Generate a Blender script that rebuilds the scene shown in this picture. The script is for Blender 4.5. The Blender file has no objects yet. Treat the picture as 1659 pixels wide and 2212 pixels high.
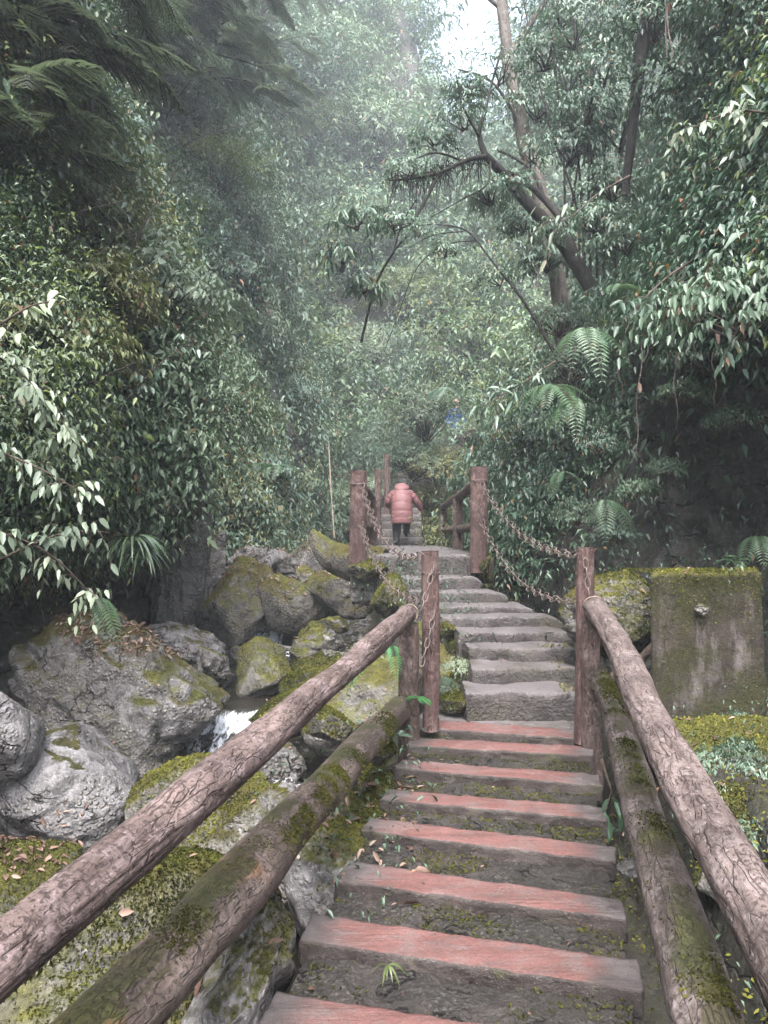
import bpy, math, random
import numpy as np
from mathutils import Vector, Matrix
from mathutils.bvhtree import BVHTree
R = math.radians
SC = bpy.context.scene
COL = SC.collection
rng = np.random.default_rng(7)
random.seed(7)

# ------------------------------------------------------------------ camera
F = 1661.0                       # focal length in units of a 1659 x 2212 picture
CAMZ = 1.7
PITCH = math.atan(44 / F)
cam = bpy.data.objects.new('camera', bpy.data.cameras.new('camera'))
COL.objects.link(cam)
cam.location = (0, 0, CAMZ)
cam.rotation_euler = (R(90) + PITCH, 0, 0)
cam.data.sensor_fit = 'VERTICAL'
cam.data.sensor_height = 36
cam.data.lens = 36 * F / 2212
cam.data.clip_end = 1500
cam.data.clip_start = 0.05
SC.camera = cam
# ------------------------------------------------------------------ world, sun, exposure
w = bpy.data.worlds.new('World'); SC.world = w; w.use_nodes = True
nt = w.node_tree
sky = nt.nodes.new('ShaderNodeTexSky'); sky.sky_type = 'NISHITA'; sky.sun_disc = False
SUN_EL, SUN_AZ = R(60), R(190)
sky.sun_elevation = SUN_EL; sky.sun_rotation = SUN_AZ
sky.air_density = 1.0; sky.dust_density = 6.0; sky.ozone_density = 1.0
hs = nt.nodes.new('ShaderNodeHueSaturation'); hs.inputs['Saturation'].default_value = 0.65
nt.links.new(sky.outputs[0], hs.inputs['Color'])
nt.links.new(hs.outputs[0], nt.nodes['Background'].inputs['Color'])
nt.nodes['Background'].inputs['Strength'].default_value = 0.15
sun = bpy.data.objects.new('sun', bpy.data.lights.new('sun', 'SUN')); COL.objects.link(sun)
sun.data.energy = 0.7; sun.data.angle = R(30); sun.data.color = (0.93, 0.97, 1.0)
sd = Vector((math.sin(SUN_AZ) * math.cos(SUN_EL), math.cos(SUN_AZ) * math.cos(SUN_EL), math.sin(SUN_EL)))
sun.rotation_euler = sd.to_track_quat('Z', 'Y').to_euler()
sun.location = (0, 0, 60)
SC.view_settings.view_transform = 'Standard'; SC.view_settings.look = 'None'
SC.view_settings.exposure = 2.75; SC.view_settings.gamma = 1.0
SC.view_settings.use_curve_mapping = False
SC.cycles.use_denoising = True
SC.cycles.max_bounces = 6; SC.cycles.diffuse_bounces = 3; SC.cycles.glossy_bounces = 2
SC.cycles.transmission_bounces = 3; SC.cycles.volume_bounces = 1; SC.cycles.transparent_max_bounces = 6
SC.cycles.caustics_reflective = False; SC.cycles.caustics_refractive = False
SC.cycles.use_adaptive_sampling = True; SC.cycles.adaptive_threshold = 0.02
HAZE = 0.0028

# ------------------------------------------------------------------ helpers
_f = np.array([0, math.cos(PITCH), math.sin(PITCH)]); _u = np.array([0, -math.sin(PITCH), math.cos(PITCH)])
CAM = np.array([0, 0, CAMZ])
def D(x, y, d):                  # world point at depth d along the line of sight (real distance in metres)
    return CAM + d * _f + (x - 829.5) / F * d * np.array([1., 0, 0]) - (y - 1106) / F * d * _u
def G(x, y, z):                  # where the line of sight meets the level z
    r = _f + (x - 829.5) / F * np.array([1., 0, 0]) - (y - 1106) / F * _u
    return CAM + r * ((z - CAMZ) / r[2])
def proj(P):
    q = P - CAM
    d = q @ _f
    return 829.5 + q[..., 0] / d * F, 1106 - (q @ _u) / d * F, d

def _hash(i, j, k, s):
    h = (i * 374761393 + j * 668265263 + k * 2147483647 + s * 1274126177) & 0xffffffff
    h = ((h ^ (h >> 13)) * 1274126177) & 0xffffffff
    h = ((h ^ (h >> 16)) * 2246822519) & 0xffffffff
    return ((h ^ (h >> 15)) & 0xffff) / 32767.5 - 1.0
def vnoise(p, s=0):
    p = np.asarray(p, float); i = np.floor(p).astype(np.int64); f = p - i; f = f * f * f * (f * (f * 6 - 15) + 10)
    i0, j0, k0 = i[..., 0], i[..., 1], i[..., 2]; out = 0
    for a in (0, 1):
        wa = f[..., 0] if a else 1 - f[..., 0]
        for b in (0, 1):
            wb = f[..., 1] if b else 1 - f[..., 1]
            for c in (0, 1):
                wc = f[..., 2] if c else 1 - f[..., 2]
                out = out + wa * wb * wc * _hash(i0 + a, j0 + b, k0 + c, s)
    return out
def fbm(p, o=4, s=0, g=0.5):
    p = np.asarray(p, float); v = 0; a = 1; t = 0
    for k in range(o):
        v = v + a * vnoise(p * 2.0 ** k + 17.3 * k, s + k); t += a; a *= g
    return v / t
def unit(v):
    return v / (np.linalg.norm(v, axis=-1, keepdims=True) + 1e-9)

OFF = {}
def mesh_of(name, V, Fs, mat=None, smooth=True, attr=None):
    """V (n,3); Fs: array (m,k) or list of such arrays / lists"""
    if isinstance(Fs, np.ndarray): Fs = [Fs]
    elif len(Fs) and not isinstance(Fs[0], np.ndarray):
        d = {}
        for f in Fs: d.setdefault(len(f), []).append(f)
        Fs = [np.array(x) for x in d.values()]
    me = bpy.data.meshes.new(name)
    V = np.ascontiguousarray(V, dtype=np.float32)
    me.vertices.add(len(V)); me.vertices.foreach_set('co', V.ravel())
    nl = sum(f.size for f in Fs); nf = sum(len(f) for f in Fs)
    me.loops.add(nl); me.polygons.add(nf)
    me.loops.foreach_set('vertex_index', np.concatenate([f.ravel() for f in Fs]).astype(np.int32))
    tot = np.concatenate([np.full(len(f), f.shape[1]) for f in Fs]).astype(np.int32)
    st = np.concatenate([[0], np.cumsum(tot)[:-1]]).astype(np.int32)
    me.polygons.foreach_set('loop_start', st)
    try: me.polygons.foreach_set('loop_total', tot)
    except Exception: pass
    if smooth: me.polygons.foreach_set('use_smooth', np.ones(nf, bool))
    if attr:
        for k, a in attr.items():
            at = me.attributes.new(k, 'FLOAT', 'POINT'); at.data.foreach_set('value', np.asarray(a, np.float32))
    me.update(calc_edges=True)
    me.validate()
    if mat: me.materials.append(mat)
    return me
def tag(o, label=None, cat=None, group=None, kind=None):
    if label: o['label'] = label
    if cat: o['category'] = cat
    if group: o['group'] = group
    if kind: o['kind'] = kind
    return o
def thing(name, loc, label, cat, group=None):
    o = bpy.data.objects.new(name, None); COL.objects.link(o); o.empty_display_size = .1
    o.location = tuple(loc); OFF[o.name] = np.array(loc, float)
    return tag(o, label, cat, group)
def part(name, V, Fs, mat, parent=None, smooth=True, attr=None, org=None):
    """V in world coordinates"""
    V = np.asarray(V, float)
    if parent is not None: off = OFF[parent.name]
    elif org is not None: off = np.array(org, float)
    else: off = np.zeros(3)
    o = bpy.data.objects.new(name, mesh_of(name, V - off, Fs, mat, smooth, attr)); COL.objects.link(o)
    if parent is not None: o.parent = parent
    else: o.location = tuple(off)
    OFF[o.name] = off
    return o

def grid_faces(nr, nc, closed=False):
    r = np.arange(nr - 1)[:, None]; c = np.arange(nc if closed else nc - 1)[None, :]
    c2 = (c + 1) % nc
    a = r * nc + c; b = r * nc + c2; d = (r + 1) * nc + c; e = (r + 1) * nc + c2
    return np.stack([a, b, e, d], -1).reshape(-1, 4)
def catmull(C, n, axis=0):
    C = np.moveaxis(np.asarray(C, float), axis, 0); m = len(C)
    t = np.linspace(0, m - 1, n); i = np.minimum(t.astype(int), m - 2); f = (t - i).reshape((-1,) + (1,) * (C.ndim - 1))
    g = lambda k: C[np.clip(k, 0, m - 1)]
    p0, p1, p2, p3 = g(i - 1), g(i), g(i + 1), g(i + 2)
    o = .5 * ((2 * p1) + (-p0 + p2) * f + (2 * p0 - 5 * p1 + 4 * p2 - p3) * f ** 2 + (-p0 + 3 * p1 - 3 * p2 + p3) * f ** 3)
    return np.moveaxis(o, 0, axis)
def grid_normals(Gd):
    du = np.gradient(Gd, axis=0); dv = np.gradient(Gd, axis=1)
    return unit(np.cross(dv, du))
def frames(pts):
    T = unit(np.gradient(pts, axis=0)); up = np.array([0, 0, 1.]) if abs(T[0][2]) < .9 else np.array([1., 0, 0])
    N = []; n = unit(np.cross(T[0], up))
    for t in T:
        n = unit(n - t * (n @ t)); N.append(n)
    N = np.array(N); return T, N, np.cross(T, N)
def tube(pts, rad, seg=12, n=None, amp=0, freq=8, stretch=.15, seed=0, cap=True, smoothpath=True, crack=0):
    """a log or stem: rings along a smooth path, bark displaced along it"""
    pts = np.asarray(pts, float); rad = np.asarray(rad, float) * np.ones(len(pts))
    if n is None: n = len(pts)
    if smoothpath and len(pts) > 1: P = catmull(pts, n); rr = np.interp(np.linspace(0, len(pts) - 1, n), range(len(pts)), rad)
    else: P = pts; rr = rad; n = len(P)
    T, N, B = frames(P)
    a = np.linspace(0, 2 * math.pi, seg, endpoint=False)
    ring = np.cos(a)[None, :, None] * N[:, None] + np.sin(a)[None, :, None] * B[:, None]
    L = np.concatenate([[0], np.cumsum(np.linalg.norm(np.diff(P, axis=0), axis=1))])
    r = rr[:, None] * np.ones((1, seg))
    if amp:
        q = np.stack([np.cos(a)[None] * rr[:, None] * freq + 0 * L[:, None], np.sin(a)[None] * rr[:, None] * freq + 0 * L[:, None], (L * freq * stretch)[:, None] + 0 * a[None]], -1)
        r = r + amp * fbm(q, 4, seed)
        if crack:
            c = 1 - np.abs(fbm(q * np.array([2.3, 2.3, 1.6]) + 5, 3, seed + 9)) * 5
            r = r - crack * np.clip(c, 0, 1)
        r = r + amp * 1.2 * vnoise(np.stack([np.cos(a)[None] + 0 * L[:, None], np.sin(a)[None] + 0 * L[:, None], (L * 1.7)[:, None] + 0 * a[None]], -1), seed + 3)
    V = (P[:, None] + ring * r[..., None]).reshape(-1, 3)
    Fs = [grid_faces(n, seg, True)[:, ::-1]]
    if cap:
        V = np.vstack([V, P[0] - T[0] * rr[0] * .08, P[-1] + T[-1] * rr[-1] * .08]); k = n * seg
        i = np.arange(seg)
        Fs.append(np.stack([np.full(seg, k), i, (i + 1) % seg], -1)[:, ::-1] * 1)
        e = (n - 1) * seg
        Fs.append(np.stack([np.full(seg, k + 1), e + i, e + (i + 1) % seg], -1))
    return V, Fs
def join(*items):
    Vs, Fo, k = [], [], 0
    for V, Fs in items:
        if isinstance(Fs, np.ndarray): Fs = [Fs]
        Vs.append(V)
        for f in Fs: Fo.append(np.asarray(f) + k)
        k += len(V)
    d = {}
    for f in Fo: d.setdefault(f.shape[1], []).append(f)
    return np.vstack(Vs), [np.concatenate(x) for x in d.values()]
def segs(P0, P1, r0, r1, k=3):
    """many thin straight stems at once"""
    P0 = np.asarray(P0, float); P1 = np.asarray(P1, float); n = len(P0); T = unit(P1 - P0)
    h = np.where(np.abs(T[:, 2:3]) < .9, np.array([[0, 0, 1.]]), np.array([[1., 0, 0]]))
    N = unit(np.cross(T, h)); B = np.cross(T, N); a = np.arange(k) * 2 * math.pi / k
    ring = np.cos(a)[None, :, None] * N[:, None] + np.sin(a)[None, :, None] * B[:, None]
    r0 = np.broadcast_to(r0, n)[:, None, None]; r1 = np.broadcast_to(r1, n)[:, None, None]
    V = np.concatenate([P0[:, None] + ring * r0, P1[:, None] + ring * r1], 1).reshape(-1, 3)
    i = np.arange(k); q = np.stack([i, i + k, (i + 1) % k + k, (i + 1) % k], -1)
    return V, (np.arange(n)[:, None, None] * 2 * k + q[None]).reshape(-1, 4)
def ico(sub):
    import bmesh
    bm = bmesh.new(); bmesh.ops.create_icosphere(bm, subdivisions=sub, radius=1)
    V = np.array([v.co[:] for v in bm.verts]); Fa = np.array([[v.index for v in f.verts] for f in bm.faces]); bm.free()
    return V, Fa
_ICO = {}
def rock_geo(c, r, seed, sub=5, blocky=12, rough=.1, rot=0., tilt=0., sharp=.8):
    if sub not in _ICO: _ICO[sub] = ico(sub)
    U, Fa = _ICO[sub]; g = np.random.default_rng(seed)
    nrm = unit(g.normal(size=(blocky, 3))); dst = g.uniform(sharp * .85, sharp * 1.12, blocky)
    k = U @ nrm.T
    lim = np.where(k > .02, dst[None] / np.maximum(k, .02), 9)
    rad = -np.log(np.exp(-lim * 34).sum(1) + math.exp(-34 * 1.1)) / 34
    V = U * rad[:, None]
    V = V + U * (rough * fbm(V * 2.2 + seed * 3.1, 6, seed, .62))[:, None]
    st_ = V @ unit(g.normal(size=3)); V = V + U * (rough * .35 * np.abs(fbm(np.stack([st_ * 7, st_ * 0 + V[:, 0] * .8, V[:, 1] * .8], -1), 4, seed + 3)))[:, None]
    V = V + U * (.012 * fbm(V * np.array(r) * 22, 3, seed + 8, .7) / min(r) * .6)[:, None]
    q = V * np.array(r) * 3.0 + seed
    V = V - U * (rough * .55 * np.clip(1 - np.abs(fbm(q * .8, 3, seed + 5)) * 6, 0, 1))[:, None]
    V = V * np.array(r)
    cr, sr, ct, st = math.cos(rot), math.sin(rot), math.cos(tilt), math.sin(tilt)
    V = V @ np.array([[ct, 0, st], [0, 1, 0], [-st, 0, ct]]).T @ np.array([[cr, -sr, 0], [sr, cr, 0], [0, 0, 1]]).T
    return V + np.array(c), Fa
def box_geo(corners_bottom, corners_top, div=(10, 6, 6), amp=.01, freq=6, seed=0):
    """hexahedron from 4 lower and 4 upper corners (ccw), subdivided, worn by noise; u along the first edge"""
    b = np.array(corners_bottom, float); t = np.array(corners_top, float); nx, ny, nz = div
    idx = {}; V = []; U = []
    def pt(i, j, k):
        key = (i, j, k)
        if key not in idx:
            u, v, s = i / nx, j / ny, k / nz
            lo = (1 - u) * (1 - v) * b[0] + u * (1 - v) * b[1] + u * v * b[2] + (1 - u) * v * b[3]
            hi = (1 - u) * (1 - v) * t[0] + u * (1 - v) * t[1] + u * v * t[2] + (1 - u) * v * t[3]
            idx[key] = len(V); V.append(lo * (1 - s) + hi * s); U.append(u)
        return idx[key]
    Fa = []
    for i in range(nx):
        for j in range(ny):
            Fa.append((pt(i, j, nz), pt(i + 1, j, nz), pt(i + 1, j + 1, nz), pt(i, j + 1, nz)))
            Fa.append((pt(i, j, 0), pt(i, j + 1, 0), pt(i + 1, j + 1, 0), pt(i + 1, j, 0)))
    for i in range(nx):
        for k in range(nz):
            Fa.append((pt(i, 0, k), pt(i + 1, 0, k), pt(i + 1, 0, k + 1), pt(i, 0, k + 1)))
            Fa.append((pt(i, ny, k), pt(i, ny, k + 1), pt(i + 1, ny, k + 1), pt(i + 1, ny, k)))
    for j in range(ny):
        for k in range(nz):
            Fa.append((pt(0, j, k), pt(0, j, k + 1), pt(0, j + 1, k + 1), pt(0, j + 1, k)))
            Fa.append((pt(nx, j, k), pt(nx, j + 1, k), pt(nx, j + 1, k + 1), pt(nx, j, k + 1)))
    V = np.array(V); c = V.mean(0)
    if amp:
        n = np.stack([fbm(V * freq + seed + o, 4, seed + o) for o in (0, 31, 57)], -1)
        V = V + n * amp
        # chip the edges
        key = np.array(list(idx.keys())); e = ((key[:, 0] % nx == 0).astype(int) + (key[:, 1] % ny == 0) + (key[:, 2] % nz == 0)) >= 2
        V[e] += (c - V[e]) / np.linalg.norm(c - V[e], axis=1)[:, None] * (amp * (.4 + .9 * rng.random(e.sum())))[:, None]
    return V, np.array(Fa), np.array(U)
# ------------------------------------------------------------------ materials
class M:
    def __init__(s, name):
        s.m = bpy.data.materials.new(name); s.m.use_nodes = True; s.t = s.m.node_tree; s.p = s.t.nodes['Principled BSDF']
        s.tc = s.t.nodes.new('ShaderNodeTexCoord'); s.geo = s.t.nodes.new('ShaderNodeNewGeometry')
        s.obj = s.tc.outputs['Object']
    def n(s, k, **kw):
        x = s.t.nodes.new(k)
        for a, b in kw.items(): setattr(x, a, b)
        return x
    def l(s, a, b): s.t.links.new(a, b)
    def val(s, sock, v):
        if isinstance(v, bpy.types.NodeSocket): s.l(v, sock)
        elif isinstance(v, (tuple, list)) and len(v) == 3 and sock.type == 'RGBA': sock.default_value = (*v, 1)
        else: sock.default_value = v
    def scale(s, sx, sy, sz, vec=None):
        m = s.n('ShaderNodeMapping'); s.l(vec or s.obj, m.inputs[0]); m.inputs['Scale'].default_value = (sx, sy, sz); return m.outputs[0]
    def noise(s, sc, det=5, rough=.55, vec=None, dist=0):
        x = s.n('ShaderNodeTexNoise'); s.l(vec or s.obj, x.inputs['Vector']); x.inputs['Scale'].default_value = sc
        x.inputs['Detail'].default_value = det; x.inputs['Roughness'].default_value = rough; x.inputs['Distortion'].default_value = dist
        return x.outputs['Fac']
    def voro(s, sc, feat='F1', vec=None, out='Distance', rnd=1):
        x = s.n('ShaderNodeTexVoronoi', feature=feat); s.l(vec or s.obj, x.inputs['Vector']); x.inputs['Scale'].default_value = sc
        x.inputs['Randomness'].default_value = rnd
        return x.outputs[out]
    def ramp(s, fac, stops, mode='LINEAR'):
        x = s.n('ShaderNodeValToRGB'); s.l(fac, x.inputs[0]); e = x.color_ramp.elements; x.color_ramp.interpolation = mode
        while len(e) < len(stops): e.new(.5)
        for el, (p, c) in zip(e, stops):
            el.position = p; el.color = (c, c, c, 1) if isinstance(c, (int, float)) else (*c, 1)
        return x.outputs[0]
    def mix(s, fac, a, b, mode='MIX'):
        x = s.n('ShaderNodeMix', data_type='RGBA', blend_type=mode); s.val(x.inputs[0], fac); s.val(x.inputs[6], a); s.val(x.inputs[7], b); return x.outputs[2]
    def math(s, op, a, b=0.0, clamp=False):
        x = s.n('ShaderNodeMath', operation=op, use_clamp=clamp); s.val(x.inputs[0], a); s.val(x.inputs[1], b); return x.outputs[0]
    def attr(s, name): x = s.n('ShaderNodeAttribute', attribute_name=name); return x.outputs['Fac']
    def crack(s, sc, vec, width, gsc, g0, g1, det=3):
        n = s.noise(sc, det, .5, vec, .4); a = s.math('ABSOLUTE', s.math('SUBTRACT', n, .5))
        return s.math('MULTIPLY', s.ramp(a, [(0, 1.0), (width, 0.0)]), s.ramp(s.noise(gsc, 3), [(g0, 0.0), (g1, 1.0)]))
    def up(s):
        x = s.n('ShaderNodeSeparateXYZ'); s.l(s.geo.outputs['Normal'], x.inputs[0]); return x.outputs[2]
    def posz(s):
        x = s.n('ShaderNodeSeparateXYZ'); s.l(s.geo.outputs['Position'], x.inputs[0]); return x.outputs[2]
    def bump(s, h, dist=.02, strength=1.0, prev=None):
        x = s.n('ShaderNodeBump'); s.l(h, x.inputs['Height']); x.inputs['Distance'].default_value = dist; x.inputs['Strength'].default_value = strength
        if prev: s.l(prev, x.inputs['Normal'])
        return x.outputs[0]
    def out(s, col, rough=.8, normal=None, spec=.4):
        s.val(s.p.inputs['Base Color'], col); s.val(s.p.inputs['Roughness'], rough); s.p.inputs['Specular IOR Level'].default_value = spec
        if normal: s.l(normal, s.p.inputs['Normal'])
        return s.m

def moss_colour(m, bright=1.0):
    n = m.noise(9, 6, .7); n2 = m.noise(2.2, 3)
    c = m.ramp(n, [(.3, (.03 * bright, .032 * bright, .010)), (.5, (.075 * bright, .08 * bright, .018)), (.7, (.17 * bright, .17 * bright, .035))])
    return m.mix(m.ramp(n2, [(.4, 0.0), (.65, .7)]), c, (.085 * bright, .062 * bright, .028))
def moss_fac(m, up_lo, up_hi, sc=2.0, noise_amt=1.6, under=False):
    """moss where the surface looks upwards, broken up by noise"""
    a = m.math('MULTIPLY', m.math('SUBTRACT', m.noise(sc, 7, .65), .5), noise_amt)
    b = m.math('ADD', m.math('MULTIPLY', m.up(), -1.0) if under else m.up(), a)
    return m.ramp(m.math('ADD', m.math('MULTIPLY', b, .5), .5), [((up_lo + 1) / 2, 0.0), ((up_hi + 1) / 2, 1.0)])

def mat_rock(name, c1, c2, c3, moss=(.5, .8), pebbles=.5, sc=1.0, bright=1.0, wet=False, nz=1.6):
    m = M(name)
    big = m.noise(1.3 * sc, 6, .6); fine = m.noise(14 * sc, 6, .7); mid = m.noise(4 * sc, 6, .65, dist=.6)
    col = m.mix(m.ramp(mid, [(.35, 0.0), (.62, 1.0)]), c1, c2)
    col = m.mix(m.ramp(big, [(.42, 0.0), (.6, .75)]), col, c3)
    pv = m.voro(26 * sc); pc = m.voro(26 * sc, out='Color')
    peb = m.ramp(pv, [(.25, 1.0), (.5, 0.0)])
    gate = m.ramp(m.noise(2.6 * sc, 3), [(.42, 0.0), (.58, pebbles)])
    pf = m.math('MULTIPLY', peb, gate)
    sep = m.n('ShaderNodeSeparateColor'); m.l(pc, sep.inputs[0])
    pcol = m.ramp(sep.outputs[0], [(0, (.30, .29, .27)), (.4, (.16, .15, .14)), (.7, (.38, .36, .33)), (1, (.22, .19, .15))])
    col = m.mix(m.math('MULTIPLY', pf, .8), col, pcol)
    col = m.mix(m.ramp(fine, [(.35, .45), (.6, 0.0)]), col, (.03, .03, .028))  # crevice shading painted into the colour, dark in the fine hollows
    col = m.mix(m.ramp(m.noise(34 * sc, 6, .8), [(.55, 0.0), (.68, .6)]), col, tuple(min(.5, v * 1.9 + .02) for v in c2))
    crk = m.crack(1.9 * sc, m.scale(1, 1, 1.7), .012, 1.7 * sc, .45, .58, 6)
    col = m.mix(crk, col, (.012, .012, .012))
    mf = moss_fac(m, moss[0], moss[1], 2.1 * sc, nz)
    col = m.mix(mf, col, moss_colour(m, bright))
    h = m.math('ADD', m.math('MULTIPLY', mid, 1.0), m.math('MULTIPLY', fine, .35))
    h = m.math('ADD', h, m.math('MULTIPLY', pf, .35))
    h = m.math('SUBTRACT', h, crk)
    mo = m.math('MULTIPLY', m.math('MULTIPLY', m.noise(60 * sc, 4, .8), mf), .5)
    nb = m.bump(m.math('ADD', h, mo), .07, 1.0)
    return m.out(col, .38 if wet else m.mix(mf, (.62,) * 3, (.95,) * 3), nb, .5 if wet else .35)

def mat_log(name, c1, c2, moss, dark=(.02, .015, .014), flake=(.32, .26, .25), mossb=1.0, msc=2.4, orange=0.0, cs=1.0, ax='y', under=False):
    """bark-like log; object Y runs along the log"""
    m = M(name)
    st = m.scale(1, .22, 1) if ax == 'y' else m.scale(1, 1, .22); st2 = m.scale(1, .35, 1) if ax == 'y' else m.scale(1, 1, .35)
    a = m.noise(16 * cs, 7, .7, st, .8); b = m.noise(5, 5, .6, st)
    col = m.mix(m.ramp(a, [(.35, 0.0), (.62, 1.0)]), c1, c2)
    col = m.mix(m.ramp(m.noise(7, 5, .7), [(.5, 0.0), (.68, .75)]), col, flake)
    col = m.mix(m.ramp(m.noise(2.2, 3), [(.4, 0.55), (.6, 0.0)]), col, (c1[0] * .45, c1[1] * .42, c1[2] * .42))
    cv = m.voro(30 * cs, 'DISTANCE_TO_EDGE', m.mixvec(m.scale(1, .24, 1) if ax == 'y' else m.scale(1, 1, .24), 22, .022))
    c1_ = m.math('MULTIPLY', m.ramp(cv, [(0, 1.0), (.075, 0.0)]), m.ramp(m.noise(9, 5, .7), [(.44, 0.0), (.56, 1.0)]))
    c2_ = m.ramp(m.noise(60, 6, .8), [(.36, 1.0), (.46, 0.0)])
    cr = m.math('MULTIPLY', m.math('ADD', c1_, m.math('MULTIPLY', c2_, .5), True), .62)
    col = m.mix(cr, col, dark)
    col = m.mix(m.ramp(m.noise(38, 5, .75), [(.57, 0.0), (.68, .65)]), col, flake)
    if orange:
        col = m.mix(m.ramp(m.noise(1.6, 2), [(.58, 0.0), (.68, orange)]), col, (.26, .12, .03))
    mf = moss_fac(m, moss[0], moss[1], msc, 2.2, under)
    col = m.mix(m.math('MULTIPLY', mf, .95), col, moss_colour(m, mossb))
    h = m.math('SUBTRACT', m.math('ADD', m.math('MULTIPLY', a, .6), m.math('MULTIPLY', b, .5)), m.math('MULTIPLY', cr, .8))
    h = m.math('ADD', h, m.math('MULTIPLY', m.noise(70, 4, .8), .22))
    return m.out(col, .72, m.bump(h, .016, 1.0), .35)
def _mixvec(s, vec, sc, amt):
    x = s.n('ShaderNodeTexNoise'); s.l(vec, x.inputs['Vector']); x.inputs['Scale'].default_value = sc
    v = s.n('ShaderNodeVectorMath', operation='MULTIPLY_ADD'); s.l(x.outputs['Color'], v.inputs[0]); v.inputs[1].default_value = (amt * 3,) * 3; s.l(vec, v.inputs[2])
    return v.outputs[0]
M.mixvec = _mixvec

def mat_leaf(name, cols, rough=.38, trans=.25, var=.5, csc=.8, dead=0.02, spec=.4):
    """leaf colours: one random step per leaf and broad drifts from plant to plant"""
    m = M(name)
    ri = m.geo.outputs['Random Per Island']
    info = m.n('ShaderNodeObjectInfo').outputs['Random']
    pos = m.geo.outputs['Position']
    x = m.n('ShaderNodeTexNoise'); m.l(pos, x.inputs['Vector']); x.inputs['Scale'].default_value = csc; x.inputs['Detail'].default_value = 4
    f = m.math('ADD', m.math('MULTIPLY', ri, var * .6), m.math('MULTIPLY', m.math('SUBTRACT', x.outputs['Fac'], .5), 2.4))
    f = m.math('ADD', f, m.math('ADD', .5 - var * .3, m.math('MULTIPLY', m.math('SUBTRACT', info, .5), .5)), True)
    k = len(cols) - 1
    col = m.ramp(f, [(i / k, c) for i, c in enumerate(cols)])
    if dead: col = m.mix(m.ramp(ri, [(1 - dead - .001, 0.0), (1 - dead, 1.0)]), col, (.16, .085, .04))
    m.val(m.p.inputs['Base Color'], col); m.p.inputs['Roughness'].default_value = rough; m.p.inputs['Specular IOR Level'].default_value = spec
    tr = m.n('ShaderNodeBsdfTranslucent'); m.l(m.mix(1.0, col, (1.15, 1.3, .85), 'MULTIPLY'), tr.inputs[0])
    mx = m.n('ShaderNodeMixShader'); mx.inputs[0].default_value = trans
    m.l(m.p.outputs[0], mx.inputs[1]); m.l(tr.outputs[0], mx.inputs[2])
    m.l(mx.outputs[0], m.t.nodes['Material Output'].inputs[0])
    return m.m
def plain(name, c, rough=.7, sc=20, amt=.35, dist=.004, metal=0, spec=.4):
    m = M(name); n = m.noise(sc, 5, .6)
    col = m.mix(m.ramp(n, [(.3, 0.0), (.7, 1.0)]), tuple(v * (1 - amt) for v in c), tuple(v * (1 + amt) for v in c))
    m.p.inputs['Metallic'].default_value = metal
    return m.out(col, rough, m.bump(n, dist, .8), spec)

MT = {}
MT['rock'] = mat_rock('boulder_stone', (.045, .043, .042), (.25, .24, .245), (.13, .12, .105), (.38, .85), .8, 1.2, nz=2.2)
MT['rock_pale'] = mat_rock('pale_conglomerate', (.060, .058, .058), (.30, .29, .30), (.15, .143, .145), (.95, 1.4), .9, 1.2, nz=2.2)
MT['rock_moss'] = mat_rock('mossy_stone', (.05, .047, .042), (.20, .19, .18), (.10, .09, .07), (.22, .7), .6, bright=1.2)
MT['rock_green'] = mat_rock('thick_moss', (.05, .05, .04), (.16, .15, .14), (.08, .08, .05), (-.35, .15), .4, bright=1.15)
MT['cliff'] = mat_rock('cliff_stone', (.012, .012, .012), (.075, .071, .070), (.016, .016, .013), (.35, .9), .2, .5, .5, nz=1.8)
MT['soil'] = mat_rock('forest_soil', (.012, .011, .009), (.032, .028, .022), (.012, .014, .009), (.75, 1.5), .1, .6, .45)
MT['wet'] = mat_rock('wet_stone', (.05, .05, .05), (.12, .115, .11), (.06, .055, .05), (.9, 1.3), .6, wet=True)
MT['log_pink'] = mat_log('pinkish_bark', (.078, .055, .049), (.185, .138, .128), (.55, 1.15), under=True, msc=4, flake=(.30, .235, .24), dark=(.035, .02, .018))
MT['log_grey'] = mat_log('grey_bark', (.08, .06, .055), (.18, .14, .132), (1.1, 1.6), flake=(.28, .235, .23), dark=(.04, .025, .02))
MT['log_moss'] = mat_log('mossy_bark', (.055, .042, .034), (.15, .115, .10), (.85, 2.0), flake=(.24, .19, .18), mossb=.62, msc=3.2, orange=.8)
MT['log_dmoss'] = mat_log('dark_mossy_bark', (.045, .036, .032), (.12, .096, .088), (.8, 2.0), flake=(.28, .24, .24), mossb=.6, msc=3.0)
MT['post'] = mat_log('red_brown_post', (.07, .040, .037), (.14, .088, .081), (1.0, 1.5), flake=(.26, .19, .18), msc=3, ax='z')
MT['post_moss'] = mat_log('mossy_post', (.06, .04, .033), (.13, .09, .078), (.2, 1.0), mossb=.5, msc=4, ax='z')
MT['trunk_dark'] = mat_log('dark_trunk', (.010, .009, .008), (.028, .025, .023), (.7, 1.2), flake=(.035, .033, .03), mossb=.4, ax='z')
MT['trunk_pale'] = mat_log('pale_trunk', (.085, .075, .065), (.17, .15, .135), (.8, 1.4), flake=(.26, .24, .23), mossb=.5, ax='z')
MT['twig'] = plain('twig_bark', (.055, .04, .03), .8, 30)
MT['chain'] = plain('weathered_chain', (.125, .10, .09), .5, 40, .4, .002, .3)
MT['litter'] = mat_leaf('dead_leaf', [(.05, .026, .018), (.11, .062, .045), (.20, .13, .10), (.32, .23, .19)], .6, .1, 1.4, 3, 0)
MT['moss'] = mat_leaf('moss_tuft', [(.025, .028, .008), (.075, .08, .018), (.17, .17, .035)], .9, .2, .8, 3, 0, .1)
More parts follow.
